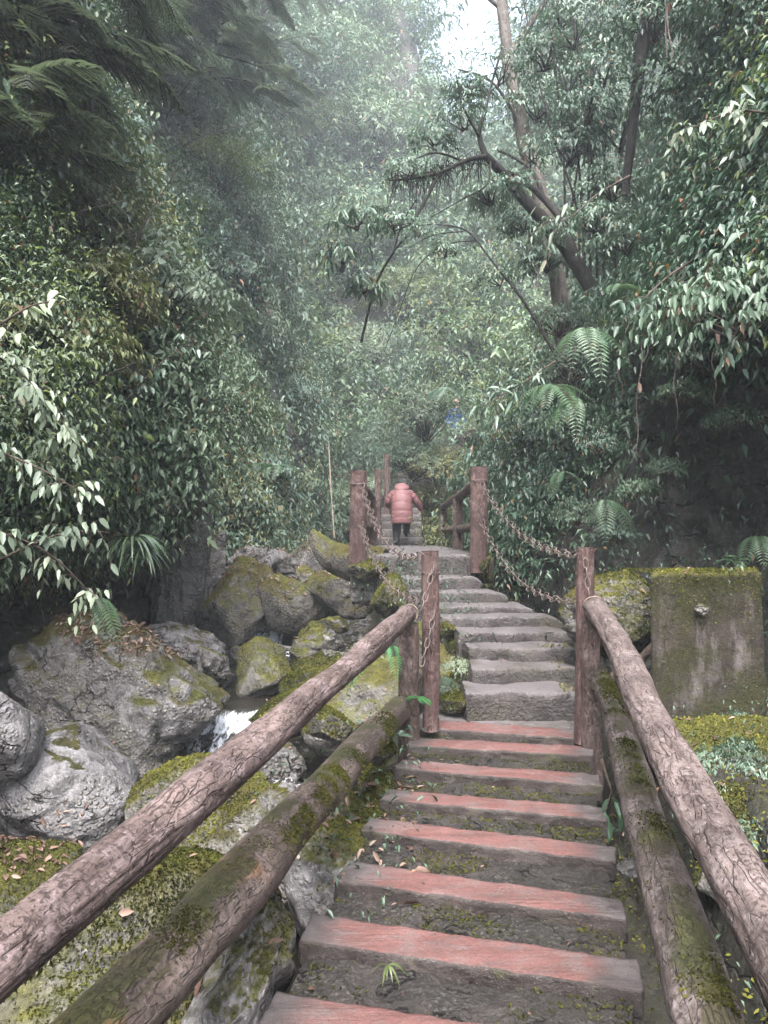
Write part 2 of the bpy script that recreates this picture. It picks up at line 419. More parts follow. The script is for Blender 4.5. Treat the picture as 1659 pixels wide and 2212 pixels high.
MT['moss_dark'] = mat_leaf('moss_tuft_dark', [(.03, .032, .010), (.06, .06, .015), (.10, .10, .02)], .9, .2, .8, 3, 0, .1)
MT['leaf_left'] = mat_leaf('leaf_ovate', [(0.035, 0.064, 0.039), (0.075, 0.118, 0.070), (0.132, 0.179, 0.114), (0.200, 0.247, 0.161)], .36, .2)
MT['leaf_grey'] = mat_leaf('leaf_grey_green', [(0.056, 0.096, 0.073), (0.100, 0.159, 0.117), (0.162, 0.228, 0.176)], .34, .2)
MT['leaf_pale'] = mat_leaf('leaf_pale', [(.12, .165, .12), (.19, .24, .175), (.30, .345, .25)], .38, .3, .7, dead=.01)
MT['leaf_olive'] = mat_leaf('leaf_olive', [(.085, .095, .038), (.145, .155, .06), (.22, .225, .10)], .38, .2, dead=.03)
MT['leaf_lime'] = mat_leaf('leaf_lime', [(.065, .09, .03), (.105, .14, .045), (.165, .20, .07)], .42, .3, dead=0)
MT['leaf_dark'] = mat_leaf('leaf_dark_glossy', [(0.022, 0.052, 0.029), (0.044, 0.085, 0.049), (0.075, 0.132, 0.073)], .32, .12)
MT['leaf_right'] = mat_leaf('leaf_broad', [(0.028, 0.060, 0.039), (0.053, 0.096, 0.062), (0.094, 0.145, 0.096)], .34, .2, dead=.03)
MT['leaf_far'] = mat_leaf('leaf_far', [(0.044, 0.077, 0.052), (0.094, 0.151, 0.096), (0.162, 0.234, 0.132), (0.137, 0.192, 0.161)], .4, .2, csc=.3)  # far leaves made paler, some of the haze put into their colour
MT['leaf_conifer'] = mat_leaf('conifer_needle', [(.085, .110, .085), (.15, .18, .14), (.25, .28, .22)], .45, .2, .7, dead=0)
MT['leaf_fern'] = mat_leaf('fern_leaflet', [(0.046, 0.091, 0.052), (0.078, 0.137, 0.078), (0.117, 0.182, 0.104)], .42, .3, .5, dead=0)
MT['leaf_bright'] = mat_leaf('bright_fern', [(.04, .16, .05), (.07, .24, .08)], .4, .4, .5, dead=0)
MT['blade'] = mat_leaf('sedge_blade', [(.035, .06, .035), (.06, .09, .05)], .25, .1, .5, dead=0)

def mat_step():
    m = M('worn_stone'); a = m.noise(5, 6, .65); b = m.noise(40, 4, .7); c = m.noise(2.0, 4)
    col = m.mix(m.ramp(a, [(.35, 0.0), (.65, 1.0)]), (.027, .023, .022), (.088, .077, .076))
    upf = m.ramp(m.up(), [(.55, 0.0), (.85, 1.0)])
    col = m.mix(m.math('MULTIPLY', upf, .6), col, (.175, .158, .165))
    col = m.mix(m.ramp(c, [(.52, 0.0), (.66, .7)]), col, (.06, .055, .04))
    cr = m.math('MULTIPLY', m.ramp(m.voro(2.6, 'DISTANCE_TO_EDGE', m.mixvec(m.obj, 4, .09)), [(0, .7), (.008, 0.0)]), m.ramp(m.noise(1.1, 2), [(.5, 0.0), (.6, 1.0)]))
    col = m.mix(cr, col, (.02, .02, .018))
    col = m.mix(m.ramp(m.noise(42, 5, .8, m.scale(1, 1, .5)), [(.55, 0.0), (.7, .5)]), col, (.22, .205, .21))
    mf = m.ramp(m.noise(1.8, 6, .7), [(.55, 0.0), (.66, .8)])
    col = m.mix(m.math('MULTIPLY', mf, m.attr('edge')), col, moss_colour(m, .55))
    return m.out(col, .55, m.bump(m.math('SUBTRACT', m.math('ADD', a, m.math('MULTIPLY', b, .35)), cr), .06), .5)
MT['step'] = mat_step()
def mat_tread():
    m = M('red_worn_tread'); gr = m.noise(9, 6, .6, m.scale(.12, 1.6, 1.6)); a = m.noise(7, 6, .7); b = m.noise(60, 3, .7)
    u = m.attr('u'); wob = m.math('MULTIPLY', m.math('SUBTRACT', m.noise(3, 4, .7), .5), .28)
    uu = m.math('ADD', u, wob)
    band = m.math('MULTIPLY', m.ramp(uu, [(.06, 0.0), (.16, 1.0)]), m.ramp(uu, [(.85, 1.0), (.93, 0.0)]))
    band = m.math('MULTIPLY', band, m.ramp(m.noise(18, 7, .75, m.scale(.35, 1, 1)), [(.36, .35), (.5, 1.0)]))
    grey = m.mix(m.ramp(a, [(.35, 0.0), (.65, 1.0)]), (.05, .044, .043), (.135, .12, .12))
    red = m.mix(m.ramp(gr, [(.35, 0.0), (.65, 1.0)]), (.125, .050, .043), (.20, .090, .080))
    red = m.mix(m.ramp(a, [(.55, 0.0), (.72, .45)]), red, (.17, .125, .12))
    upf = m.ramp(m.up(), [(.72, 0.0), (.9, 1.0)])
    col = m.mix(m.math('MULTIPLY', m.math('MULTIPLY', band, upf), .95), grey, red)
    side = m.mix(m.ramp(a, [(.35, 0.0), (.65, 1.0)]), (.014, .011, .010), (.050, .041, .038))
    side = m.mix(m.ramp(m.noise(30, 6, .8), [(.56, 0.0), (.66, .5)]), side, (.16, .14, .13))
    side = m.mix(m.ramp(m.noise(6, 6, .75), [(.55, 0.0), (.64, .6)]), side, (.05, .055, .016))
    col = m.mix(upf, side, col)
    col = m.mix(m.ramp(m.noise(70, 5, .85), [(.36, .75), (.5, 0.0)]), col, (.045, .03, .028))
    st = m.noise(26, 6, .8, m.scale(.06, 2.2, 1)); col = m.mix(m.ramp(st, [(.34, .7), (.47, 0.0)]), col, (.06, .035, .032))
    col = m.mix(m.ramp(m.noise(3.3, 6, .75), [(.52, 0.0), (.66, .55)]), col, (.13, .11, .105))
    col = m.mix(m.ramp(m.noise(95, 3, .8), [(.62, 0.0), (.7, .7)]), col, (.30, .24, .23))
    return m.out(col, m.mix(m.ramp(a, [(.4, 0.0), (.6, 1.0)]), (.38,) * 3, (.7,) * 3), m.bump(m.math('ADD', m.math('MULTIPLY', st, 1.0), m.math('MULTIPLY', b, .6)), .012), .45)
MT['tread'] = mat_tread()
def mat_conc():
    m = M('mossy_concrete'); a = m.noise(4, 7, .7); b = m.noise(30, 5, .8); v = m.scale(1, 1, .25)
    col = m.mix(m.ramp(a, [(.35, 0.0), (.65, 1.0)]), (.020, .016, .013), (.052, .042, .037))
    col = m.mix(m.ramp(m.noise(5, 5, .7, v), [(.52, 0.0), (.68, .8)]), col, (.19, .17, .17))
    f = m.ramp(m.noise(2.6, 7, .72), [(.42, 0.0), (.56, .9)])
    col = m.mix(f, col, m.mix(m.ramp(b, [(.35, 0.0), (.65, 1.0)]), (.014, .014, .007), (.048, .048, .014)))
    top = m.ramp(m.up(), [(.4, 0.0), (.8, .85)])
    col = m.mix(m.ramp(m.noise(45, 5, .8), [(.58, 0.0), (.7, .6)]), col, (.20, .17, .15))
    col = m.mix(top, col, moss_colour(m, .9))
    return m.out(col, .85, m.bump(m.math('ADD', a, m.math('MULTIPLY', b, .6)), .035), .3)
MT['concrete'] = mat_conc()
def mat_water():
    m = M('stream_water'); fo = m.attr('foam'); n = m.noise(9, 4, .6, m.scale(1, .5, 1), .5); n2 = m.noise(26, 5, .7, m.scale(1, .3, .4), .4)
    f = m.ramp(m.math('ADD', fo, m.math('MULTIPLY', m.math('SUBTRACT', n2, .5), 1.9)), [(.64, 0.0), (.98, 1.0)])
    col = m.mix(f, (.022, .020, .016), (.72, .76, .82))
    m.val(m.p.inputs['Roughness'], m.mix(f, (.06,) * 3, (.6,) * 3))
    m.val(m.p.inputs['Base Color'], col); m.p.inputs['Specular IOR Level'].default_value = .6
    m.l(m.bump(m.math('ADD', n, m.math('MULTIPLY', n2, .5)), .03, .8), m.p.inputs['Normal'])
    return m.m
MT['water'] = mat_water()

MT['fill'] = mat_rock('earth_between_treads', (.014, .011, .010), (.050, .041, .038), (.014, .013, .010), (1.35, 2.3), .25, 1.8, .75, nz=3.4)  # riser shade put into the colour: earth darkened as if facing less sky

# ------------------------------------------------------------------ leaves
def leafgeo(P, A, N, L, W, kind='o', fold=.22, droop=.25):
    n = len(P); A = unit(A); S = unit(np.cross(A, N)); N = np.cross(S, A)
    L = np.broadcast_to(L, n)[:, None]; W = np.broadcast_to(W, n)[:, None]
    dz = np.array([0, 0, -1.])
    if kind == 'd':
        m = P + A * L * .45
        V = np.stack([P, m + S * W * .5 + N * W * fold, P + A * L + dz * L * droop, m - S * W * .5 + N * W * fold], 1)
        f = np.array([[0, 1, 2], [0, 2, 3]])
    else:
        a = P + A * L * .28; b = P + A * L * .66 + dz * L * droop * .35; t = P + A * L + dz * L * droop
        V = np.stack([P, a + S * W * .46 + N * W * fold, b + S * W * .40 + N * W * fold * .8, t, b - S * W * .40 + N * W * fold * .8, a - S * W * .46 + N * W * fold], 1)
        f = np.array([[0, 1, 2, 3], [0, 3, 4, 5]])
    k = V.shape[1]
    return V.reshape(-1, 3), (np.arange(n)[:, None, None] * k + f[None]).reshape(-1, f.shape[1])
def twig_leaves(g, O, Dr, Lt, per, leafL, aspect=.42, droop=.5, spread=.8, upn=1.0, out=None, bend=.35):
    """leaves set alternately along curved twigs. O start, Dr direction, Lt length (per twig)"""
    n = len(O); t = (np.arange(per) + .6) / per; t = t[None, :, None]
    Dr = unit(Dr); Lt = np.broadcast_to(Lt, n)[:, None, None]
    cur = O[:, None] + Dr[:, None] * Lt * t + np.array([0, 0, -1.]) * (Lt * bend * t * t)
    T = unit(Dr[:, None] * 1.0 + np.array([0, 0, -1.]) * (2 * bend * t))
    side = unit(np.cross(T, np.array([0, 0, 1.]) + .3 * g.normal(size=(n, 1, 3))))
    sg = np.where(np.arange(per) % 2 == 0, 1, -1)[None, :, None]
    A = unit(T * .55 + side * sg * spread + np.array([0, 0, -1.]) * droop * (.5 + g.random((n, per, 1))) + g.normal(size=(n, per, 3)) * .22)
    N = np.array([0, 0, upn]) + T * .25 + g.normal(size=(n, per, 3)) * .38
    if out is not None: N = N + out[:, None] * .45
    P = cur + g.normal(size=cur.shape) * leafL * .08
    L = leafL * g.uniform(.6, 1.25, (n, per)) * np.ones((n, per))
    ends = O + Dr * Lt[:, 0] + np.array([0, 0, -1.]) * Lt[:, 0] * bend
    mids = O + Dr * Lt[:, 0] * .5 + np.array([0, 0, -1.]) * Lt[:, 0] * bend * .25
    return P.reshape(-1, 3), A.reshape(-1, 3), N.reshape(-1, 3), L.ravel(), L.ravel() * aspect * g.uniform(.8, 1.2, L.size), mids, ends
def shrub_geo(g, r, ntw, per, leafL, aspect=.42, droop=.5, kind='o', flat=1.0, bend=.35, tw=.35, fill=.35):
    """crown of a bush round the origin with radii r: leaves, and twigs and limbs"""
    u = unit(g.normal(size=(ntw, 3))); u[:, 2] = np.abs(u[:, 2]) * .9 - .25
    lump = 1 + .28 * vnoise(u * 2.1 + g.uniform(0, 50), 3)
    q = u * (fill + (1 - fill) * g.random((ntw, 1)) ** .6) * lump[:, None]
    O = q * np.array(r)
    Dr = u * np.array([1, 1, flat]) + g.normal(size=(ntw, 3)) * .35 + np.array([0, 0, .25])
    Lt = tw * min(r) * g.uniform(.6, 1.3, ntw) + leafL
    P, A, N, L, W, mids, ends = twig_leaves(g, O, Dr, Lt, per, leafL, aspect, droop, out=u, bend=bend)
    lv = leafgeo(P, A, N, L, W, kind)
    sub = g.random(ntw) < .5
    base = np.array([0, 0, -r[2] * .55])
    s1 = segs(O[sub], mids[sub], leafL * .035, leafL * .025); s2 = segs(mids[sub], ends[sub], leafL * .025, leafL * .01)
    k = max(5, ntw // 14); idx = g.choice(ntw, k, replace=False)
    mid = O[idx] * .45 + base * .5 + g.normal(size=(k, 3)) * .05 * min(r)
    s3 = segs(np.repeat(base[None], k, 0) + g.normal(size=(k, 3)) * .02, mid, leafL * .22, leafL * .13, 5); s4 = segs(mid, O[idx], leafL * .13, leafL * .04, 4)
    return lv, join(s1, s2, s3, s4)
def fern_geo(g, nf, L, pin=.3, droopy=.6, kind='d', n=26, az=(0, 2 * math.pi), rise=.6):
    """nf arching fronds from the origin"""
    items = []; st = []
    for i in range(nf):
        a = g.uniform(*az); l = L * g.uniform(.7, 1.1); t = np.linspace(0, 1, n)
        rr = rise * g.uniform(.6, 1.2)
        x = l * t * .9; z = l * (rr * t - droopy * g.uniform(.8, 1.2) * 1.1 * t * t)
        P = np.stack([x * math.cos(a), x * math.sin(a), z], -1); T = unit(np.gradient(P, axis=0))
        S = unit(np.cross(T, np.array([0, 0, 1.]))); N = np.cross(S, T)
        w = pin * l * np.sin(np.pi * (t * .84 + .12)) ** .7
        one = []
        for sg in (1, -1):
            k = slice(2, n)
            A = S[k] * sg + T[k] * .35
            one.append(leafgeo(P[k], A, N[k] + g.normal(size=N[k].shape) * .12, w[k], w[k] * .13 + l * .012, kind, .05, .22))
        items.append(join(*one)); st.append(segs(P[:-1], P[1:], l * .006, l * .005))
    return items, join(*st)
def conifer_spray(g, L=1.0):
    """one flat drooping feathery branch along +X"""
    Ps, As, Ns, Ls = [], [], [], []; sg0, sg1 = [], []
    n = 13; t = np.linspace(.12, 1, n); bend = .35
    for i, tt in enumerate(t):
        b = np.array([tt * L, 0, -bend * L * tt * tt]); 
        for s in (1, -1):
            ll = L * .34 * math.sin(math.pi * (tt * .8 + .15)) * g.uniform(.8, 1.15); d = unit(np.array([.75, s * .85, -.35 - .3 * g.random()]))
            k = max(4, int(ll / .028)); u = (np.arange(k) + .5)[:, None] / k
            p = b + d * ll * u + np.array([0, 0, -1.]) * (.22 * ll * u * u)
            side = unit(np.cross(d, [0, 0, 1.]))
            for s2 in (1, -1):
                Ps.append(p); As.append(np.repeat((d * .8 + side * s2)[None], k, 0)); Ns.append(np.repeat(np.array([[0, 0, 1.]]), k, 0) + g.normal(size=(k, 3)) * .12); Ls.append(np.full(k, .052) * (1.1 - .5 * u[:, 0]))
            sg0.append(b); sg1.append(p[-1])
    m0 = np.array([[a * L, 0, -bend * L * a * a] for a in np.linspace(0, 1, 8)])
    return [np.vstack(Ps), np.vstack(As), np.vstack(Ns), np.concatenate(Ls)], (np.vstack([m0[:-1], np.array(sg0)]), np.vstack([m0[1:], np.array(sg1)]))
def rotz(a): return np.array([[math.cos(a), -math.sin(a), 0], [math.sin(a), math.cos(a), 0], [0, 0, 1]])
def roty(a): return np.array([[math.cos(a), 0, math.sin(a)], [0, 1, 0], [-math.sin(a), 0, math.cos(a)]])
def rotx(a): return np.array([[1, 0, 0], [0, math.cos(a), -math.sin(a)], [0, math.sin(a), math.cos(a)]])
# ------------------------------------------------------------------ terrain
def lift(path, prof_a, prof_b, blend, side, nr, nc, zs):
    """a valley side: a base path in plan, and how far the face stands back (+) at each height; two profiles blended along the path"""
    path = np.array(path, float); pc = catmull(path, nc); T = unit(np.gradient(pc, axis=0)); Nn = np.stack([T[:, 1], -T[:, 0]], -1) * side
    bl = np.interp(np.linspace(0, len(path) - 1, nc), range(len(path)), blend)
    zz = catmull(np.array(zs, float)[:, None], nr)[:, 0]
    oa = np.interp(zz, zs, prof_a); ob = np.interp(zz, zs, prof_b)
    o = oa[:, None] * (1 - bl)[None] + ob[:, None] * bl[None]
    X = pc[None, :, 0] + Nn[None, :, 0] * o; Y = pc[None, :, 1] + Nn[None, :, 1] * o * .55
    return np.stack([X, Y, zz[:, None] + 0 * X], -1)
def rough_grid(Gd, amp, sc, seed, sharp=0):
    N = grid_normals(Gd); d = amp * fbm(Gd * sc, 5, seed, .55) + amp * .8 * vnoise(Gd * sc * .4, seed + 7)
    if sharp: d = d - sharp * np.clip(1 - np.abs(fbm(Gd * sc * 1.7 + 3, 3, seed + 2)) * 5, 0, 1)
    return Gd + N * d[..., None]
# left wall of the gorge
ZS = [-1.5, -.4, .3, .9, 1.4, 2.0, 3.0, 4.5, 6.5, 9, 13, 18, 26, 38]
LP = [(-4.3, -4), (-3.9, 0), (-3.7, 3), (-3.65, 5), (-3.35, 6.6), (-2.95, 8), (-2.6, 9.3), (-2.5, 10.2), (-3.3, 11.3), (-3.7, 12.6), (-3.3, 14), (-2.5, 15.5), (-1.8, 17), (-1.2, 18.6), (-1.0, 20.5), (-1.0, 24), (-.9, 29), (-.2, 36), (.3, 46)]
PA = [0, 0, .18, .5, .35, -.25, -.33, 0, .6, 1.5, 3.0, 4.8, 7.6, 12]
PB = [0, .1, .2, .4, .6, .8, 1.1, 1.5, 2.1, 2.9, 3.9, 5.0, 6.4, 8.6]
LB = [0, 0, 0, 0, 0, 0, .1, .25, .8, 1, 1, 1, 1, 1, 1, 1, 1, 1, 1]
gl = rough_grid(lift(LP, PA, PB, LB, -1, 150, 260, ZS), .34, .75, 3, .10)
gl = gl[:, ::-1]
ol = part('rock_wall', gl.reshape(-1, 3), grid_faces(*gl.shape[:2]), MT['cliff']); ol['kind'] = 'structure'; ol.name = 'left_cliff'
# right wall with its overhang
RP = [(5.6, -4), (5.2, 0), (4.7, 3), (4.2, 5.2), (3.6, 6.8), (2.9, 7.7), (2.45, 8.4), (2.25, 9.2), (2.15, 10.3), (2.1, 12), (1.95, 14), (1.75, 16), (1.75, 18), (1.9, 20), (2.3, 23), (3.1, 27), (4.2, 32), (5.5, 40), (7, 50)]
QA = [-.3, -.1, .25, .55, .75, .75, .2, -.55, -.1, 1.3, 3.6, 6.4, 10.5, 17]
QB = [0, .0, .1, .2, .3, .45, .9, 1.6, 2.6, 3.9, 6.0, 8.6, 12.5, 20]
RB = [0, 0, 0, 0, 0, .15, .4, .7, .9, 1, 1, 1, 1, 1, 1, 1, 1, 1, 1]
ZR = [-1.5, -.4, .3, .9, 1.4, 2.0, 2.9, 3.7, 5.4, 8, 12, 17, 25, 37]
gr = rough_grid(lift(RP, QA, QB, RB, 1, 150, 260, ZR), .32, .8, 13, .10)
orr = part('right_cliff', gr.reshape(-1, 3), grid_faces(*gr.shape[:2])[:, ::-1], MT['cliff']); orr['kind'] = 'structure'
# hillside that closes the valley
hx = np.array([380, 560, 700, 800, 880, 940, 990, 1040, 1100, 1170, 1260, 1400, 1600])
ridge = np.array([-500, -480, -380, -260, 110, 215, 262, 275, 235, 110, -100, -350, -500])
rows = []
for t in np.linspace(0, 1, 12):
    y = 1170 + (ridge - 1170) * t
    rows.append([D(x, yy, 23 + 46 * ((1170 - yy) / 1650.) ** 1.05 if yy < 1170 else 21) for x, yy in zip(hx, y)])
top = np.array(rows[-1]); rows.append(list(top + np.array([0, 6, -2.5]))); rows.append(list(top + np.array([0, 16, -14])))
gb = rough_grid(catmull(catmull(np.array(rows), 110, 0), 150, 1), .8, .3, 23)
ob = part('hillside', gb.reshape(-1, 3), grid_faces(*gb.shape[:2])[:, ::-1], MT['soil']); ob['kind'] = 'structure'
# valley floor: a stony bed that rises towards the back; reaches far beyond the gorge on all sides
xs = np.concatenate([np.linspace(-90, -7, 14)[:-1], np.linspace(-7, 7, 150), np.linspace(7, 90, 14)[1:]])
ys = np.concatenate([np.linspace(-60, -2, 8)[:-1], np.linspace(-2, 21, 200), np.linspace(21, 120, 24)[1:]])
X, Y = np.meshgrid(xs, ys)
Z = -.62 + np.clip(Y - 8, 0, 4) * .07 + np.clip(Y - 12.5, 0, 40) * .17
# right bank: the shelf that carries the concrete block
sh = np.clip((X - 1.45) / .5, 0, 1); sh = sh * sh * (3 - 2 * sh); ys_ = np.clip((7.6 - Y) / .5, 0, 1)
Z = Z + sh * ys_ * (.92 - .03 * (Y - 5.5)) + np.clip(X - 2.2, 0, 2) * .12 * ys_
bank = np.clip((X + .1) / .5, 0, 1) * np.clip((Y - 12) / 2, 0, 1) * np.clip((22 - Y) / 2, 0, 1)
Z = Z + bank * .6
# ground under the stairway
Z = Z + .42 * np.clip(1.6 - np.abs(X - (.42 + .2 * (Y - 4))) / .4, 0, 1) ** .7 * (np.abs(X - (.42 + .2 * (Y - 4))) < .62) * np.clip((Y - 1) / 1, 0, 1) * np.clip((6 - Y) / .5, 0, 1)
Pn = np.stack([X, Y, Z], -1); Z = Z + .10 * fbm(Pn * 1.4, 5, 41) + .03 * fbm(Pn * 6, 3, 44)
far = np.clip((np.abs(X) - 9) / 10, 0, 1); Z = Z + far * 2
gf = np.stack([X, Y, Z], -1)
of = part('ground', gf.reshape(-1, 3), grid_faces(*gf.shape[:2]), MT['soil']); of['kind'] = 'structure'
# the stream: level reaches and small falls
def zst(y): return np.interp(y, [-3, 3.4, 6.9, 7.25, 7.5, 7.62, 9.0, 9.3, 11.4, 11.75, 13, 20], [-.5, -.46, -.42, -.28, -.2, -.05, -.03, .0, .03, .24, .28, 1.2])
cx = lambda y: np.interp(y, [-3, 2, 4, 5.5, 6.8, 8, 10, 11.5, 13, 16], [-1.2, -1.1, -1.2, -1.6, -1.65, -1.5, -1.75, -1.95, -1.9, -1.3])
yy = np.linspace(-3, 15, 420); wv = np.linspace(-1, 1, 50); hw = np.interp(yy, [-3, 3, 5, 6.4, 7.0, 8, 10, 11.5, 12, 15], [2.2, 2.2, 2.3, 1.2, .42, .36, .95, .42, .42, .5])
WX = cx(yy)[:, None] + wv[None] * hw[:, None]; WY = yy[:, None] + .10 * vnoise(np.stack([WX * 2, 0 * WX, 0 * WX], -1), 5); 
WZ = zst(WY) + .012 * fbm(np.stack([WX * 5, WY * 5, 0 * WX], -1), 3, 8)
slope = np.abs(np.gradient(zst(yy), yy)); sl = np.clip(slope / .45, 0, 1)
after = np.array([sl[i:min(i + 26, len(sl))].max() * .62 for i in range(len(sl))]); foam = np.maximum(sl * .9, after)[:, None] * np.ones((1, 50))
foam = foam + .25 * vnoise(np.stack([WX * 9, WY * 1.5, 0 * WX], -1), 61) * (foam > .1)
ow = part('stream', np.stack([WX, WY, WZ], -1).reshape(-1, 3), grid_faces(420, 50), MT['water'], attr={'foam': foam.ravel()}); ow['kind'] = 'structure'

# ------------------------------------------------------------------ rocks and boulders
COLLIDE = []          # (verts, tris) of what litter and moss may lie on
def boulder(label, x, y, d, r, seed, mat='rock', rot=0., tilt=0., sub=5, blocky=10, rough=.1, name='boulder', group=None, tuft=0, sharp=.70):
    c = D(x, y, d); r = tuple(v * (1.14 if mat in ('rock', 'rock_pale', 'wet', 'rock_moss') and v > .12 and d > 4 else 1.0) for v in r); V, Fa = rock_geo(c, r, seed, sub, blocky, rough, rot, tilt, sharp)
    t = thing(name, (c[0], c[1], V[:, 2].min()), label, name, group)
    part('stone_body', V, Fa, MT[mat], t)
    COLLIDE.append((V, Fa))
    if tuft:
        nn = np.zeros_like(V); fn = np.cross(V[Fa[:, 1]] - V[Fa[:, 0]], V[Fa[:, 2]] - V[Fa[:, 0]]); ar = np.linalg.norm(fn, axis=1); fn = unit(fn)
        pr = ar * np.clip(fn[:, 2] + .25 + 1.3 * fbm(V[Fa[:, 0]] * 2.4, 3, seed), 0, 1); k = rng.choice(len(Fa), tuft, p=pr / pr.sum())
        b = rng.random((tuft, 2)); b = np.where(b.sum(1, keepdims=True) > 1, 1 - b, b)
        P = V[Fa[k, 0]] + b[:, :1] * (V[Fa[k, 1]] - V[Fa[k, 0]]) + b[:, 1:] * (V[Fa[k, 2]] - V[Fa[k, 0]])
        A = fn[k] + rng.normal(size=P.shape) * .7; L = rng.uniform(.008, .022, tuft)
        lv = leafgeo(P - fn[k] * .003, A, rng.normal(size=P.shape), L, L * .55, 'd')
        o = part('moss', *lv, MT['moss'], t, False); o['kind'] = 'stuff'
    return t
BR = boulder
BR('big grey boulder on the left bank with a cap of moss and dead leaves', 262, 1545, 6.9, (.92, .75, .72), 11, 'rock', .3, .18, 6, 12, .14, tuft=9000)
BR('pale speckled rock face with a thin crack beside the lower pool', 110, 1705, 5.6, (.66, .6, .40), 23, 'rock_pale', -.2, .12, 6, 9, .10)
BR('smooth grey rock wedged under the left cliff at the picture edge', -20, 1590, 5.1, (.26, .4, .34), 31, 'rock_pale', .4, 0, 5, 12, .08)
BR('pale jagged rock between the cliff foot and the upper pool', 405, 1392, 8.3, (.42, .5, .2), 37, 'rock_pale', .5, .25, 5, 10, .16)
BR('dark wet buttress of rock at the corner of the left cliff', 398, 1200, 9.7, (.34, .45, .85), 101, 'wet', .3, .18, 6, 8, .16)
BR('dark undercut rock below the leafy overhang at the left', 60, 1375, 7.9, (1.1, .5, .34), 102, 'cliff', -.35, .0, 6, 8, .16)
BR('small grey rock at the edge of the upper pool', 455, 1432, 7.9, (.2, .22, .15), 38, 'rock', .1, 0, 5, 9, .14)
BR('rounded rock with moss crown in midstream above the small fall', 574, 1462, 8.4, (.33, .33, .34), 41, 'rock_moss', .2, -.2, 5, 9, .1, tuft=5000)
BR('steep mossy slab leaning on the dark cliff corner', 505, 1300, 11.3, (.40, .5, .72), 43, 'rock_moss', .5, .45, 5, 9, .12, tuft=3500)
BR('upright grey rock with furrows at the dark cliff corner', 455, 1255, 11.9, (.26, .4, .65), 44, 'rock', .2, .15, 5, 9, .15)
BR('long mossy boulder above the upper white fall', 612, 1300, 11.6, (.56, .5, .40), 47, 'rock_moss', -.2, .2, 5, 9, .1, tuft=3000)
BR('dark wet boulder under the bridge pier', 742, 1290, 11.6, (.55, .5, .36), 48, 'rock_moss', .3, 0, 5, 9, .1)
BR('flat grey slab under the broken mossy branch', 690, 1212, 13.2, (.5, .5, .4), 49, 'rock', .4, .5, 5, 8, .08)
BR('rough pale rock in the shade below the far bank', 560, 1225, 13.6, (.6, .5, .35), 51, 'rock_pale', .4, .3, 5, 10, .18)
BR('brown rubble rock beside the dry gully', 640, 1240, 13.0, (.35, .35, .3), 52, 'wet', .4, 0, 5, 10, .18)
BR('grey round stone left of the bridge pier', 668, 1250, 12.2, (.2, .22, .2), 53, 'rock_moss', .4, 0, 5, 12, .08)
BR('mossy stone under the dark hollow of the pier', 722, 1345, 9.9, (.19, .22, .13), 54, 'rock_green', .1, .2, 5, 9, .1)
BR('mossy rock behind the gravel patch', 690, 1395, 9.5, (.34, .35, .24), 55, 'rock_moss', .2, .1, 5, 9, .12, tuft=4000)
BR('uppermost cushion of moss in the row of mossy rocks', 702, 1432, 8.6, (.33, .3, .17), 56, 'rock_green', .2, -.15, 5, 12, .08, tuft=9000)
BR('second cushion of moss in the row of mossy rocks', 668, 1472, 8.0, (.32, .3, .17), 57, 'rock_green', .2, -.25, 5, 12, .08, tuft=9000)
BR('long green mossy rock lowest in the row beside the fall', 640, 1545, 7.3, (.52, .4, .22), 58, 'rock_green', .1, -.5, 6, 12, .08, tuft=16000)
BR('dark block of rock behind the handrail in shade', 790, 1530, 7.0, (.5, .35, .4), 59, 'rock_moss', .1, -.2, 5, 9, .1)
BR('dark rock in the stream bed right of the fall', 590, 1640, 6.9, (.3, .35, .2), 60, 'wet', 0, 0, 5, 9, .12)
BR('wet rock left of the lower white fall', 380, 1650, 7.0, (.24, .3, .15), 61, 'wet', 0, 0, 5, 9, .15)
BR('small dark stone between the two falls', 478, 1466, 8.5, (.13, .15, .09), 62, 'wet', 0, 0, 4, 9, .1)
BR('small grey stone standing in the upper pool', 520, 1408, 9.6, (.12, .15, .1), 63, 'rock', 0, 0, 4, 9, .1)
BR('flat pale stone on the edge of the upper pool', 590, 1400, 10.2, (.22, .2, .08), 64, 'rock_pale', 0, 0, 4, 9, .15)
BR('flat stone with a wet rim in the lower pool', 250, 1768, 5.6, (.33, .2, .07), 65, 'rock_pale', 0, 0, 5, 9, .15)
BR('rounded conglomerate boulder with bright moss on top beneath the upper handrail', 430, 1790, 4.8, (.40, .4, .36), 67, 'rock_moss', .1, -.12, 6, 12, .09, tuft=14000)
BR('speckled conglomerate boulder seen between the two log rails', 610, 1850, 4.3, (.36, .36, .46), 69, 'rock', .2, .1, 6, 12, .09, tuft=4000)
BR('mound of moss and leaf litter at the lower left edge', 5, 1925, 4.3, (.42, .42, .27), 71, 'rock_moss', .1, .1, 6, 12, .08, tuft=14000)
BR('olive mossy boulder under the lower log rail in the foreground', 300, 2130, 2.95, (.55, .5, .42), 73, 'rock_moss', .1, -.25, 6, 12, .07, tuft=30000)
BR('long mossy ledge behind the foreground rail at the left', 90, 2075, 3.6, (.6, .4, .22), 74, 'rock_moss', .1, -.3, 5, 12, .08, tuft=9000)
BR('grey smooth boulder with a hollow beside the stairway', 690, 1930, 3.95, (.20, .3, .42), 75, 'rock', .1, 0, 6, 12, .08)
BR('furrowed dark rock in the foreground under the lower rail', 490, 2190, 2.75, (.14, .3, .40), 77, 'rock', 0, .15, 6, 9, .14)
BR('loose stone wedged between stair and right rail', 1362, 1872, 3.35, (.075, .06, .035), 79, 'wet', 0, .1, 4, 9, .15)
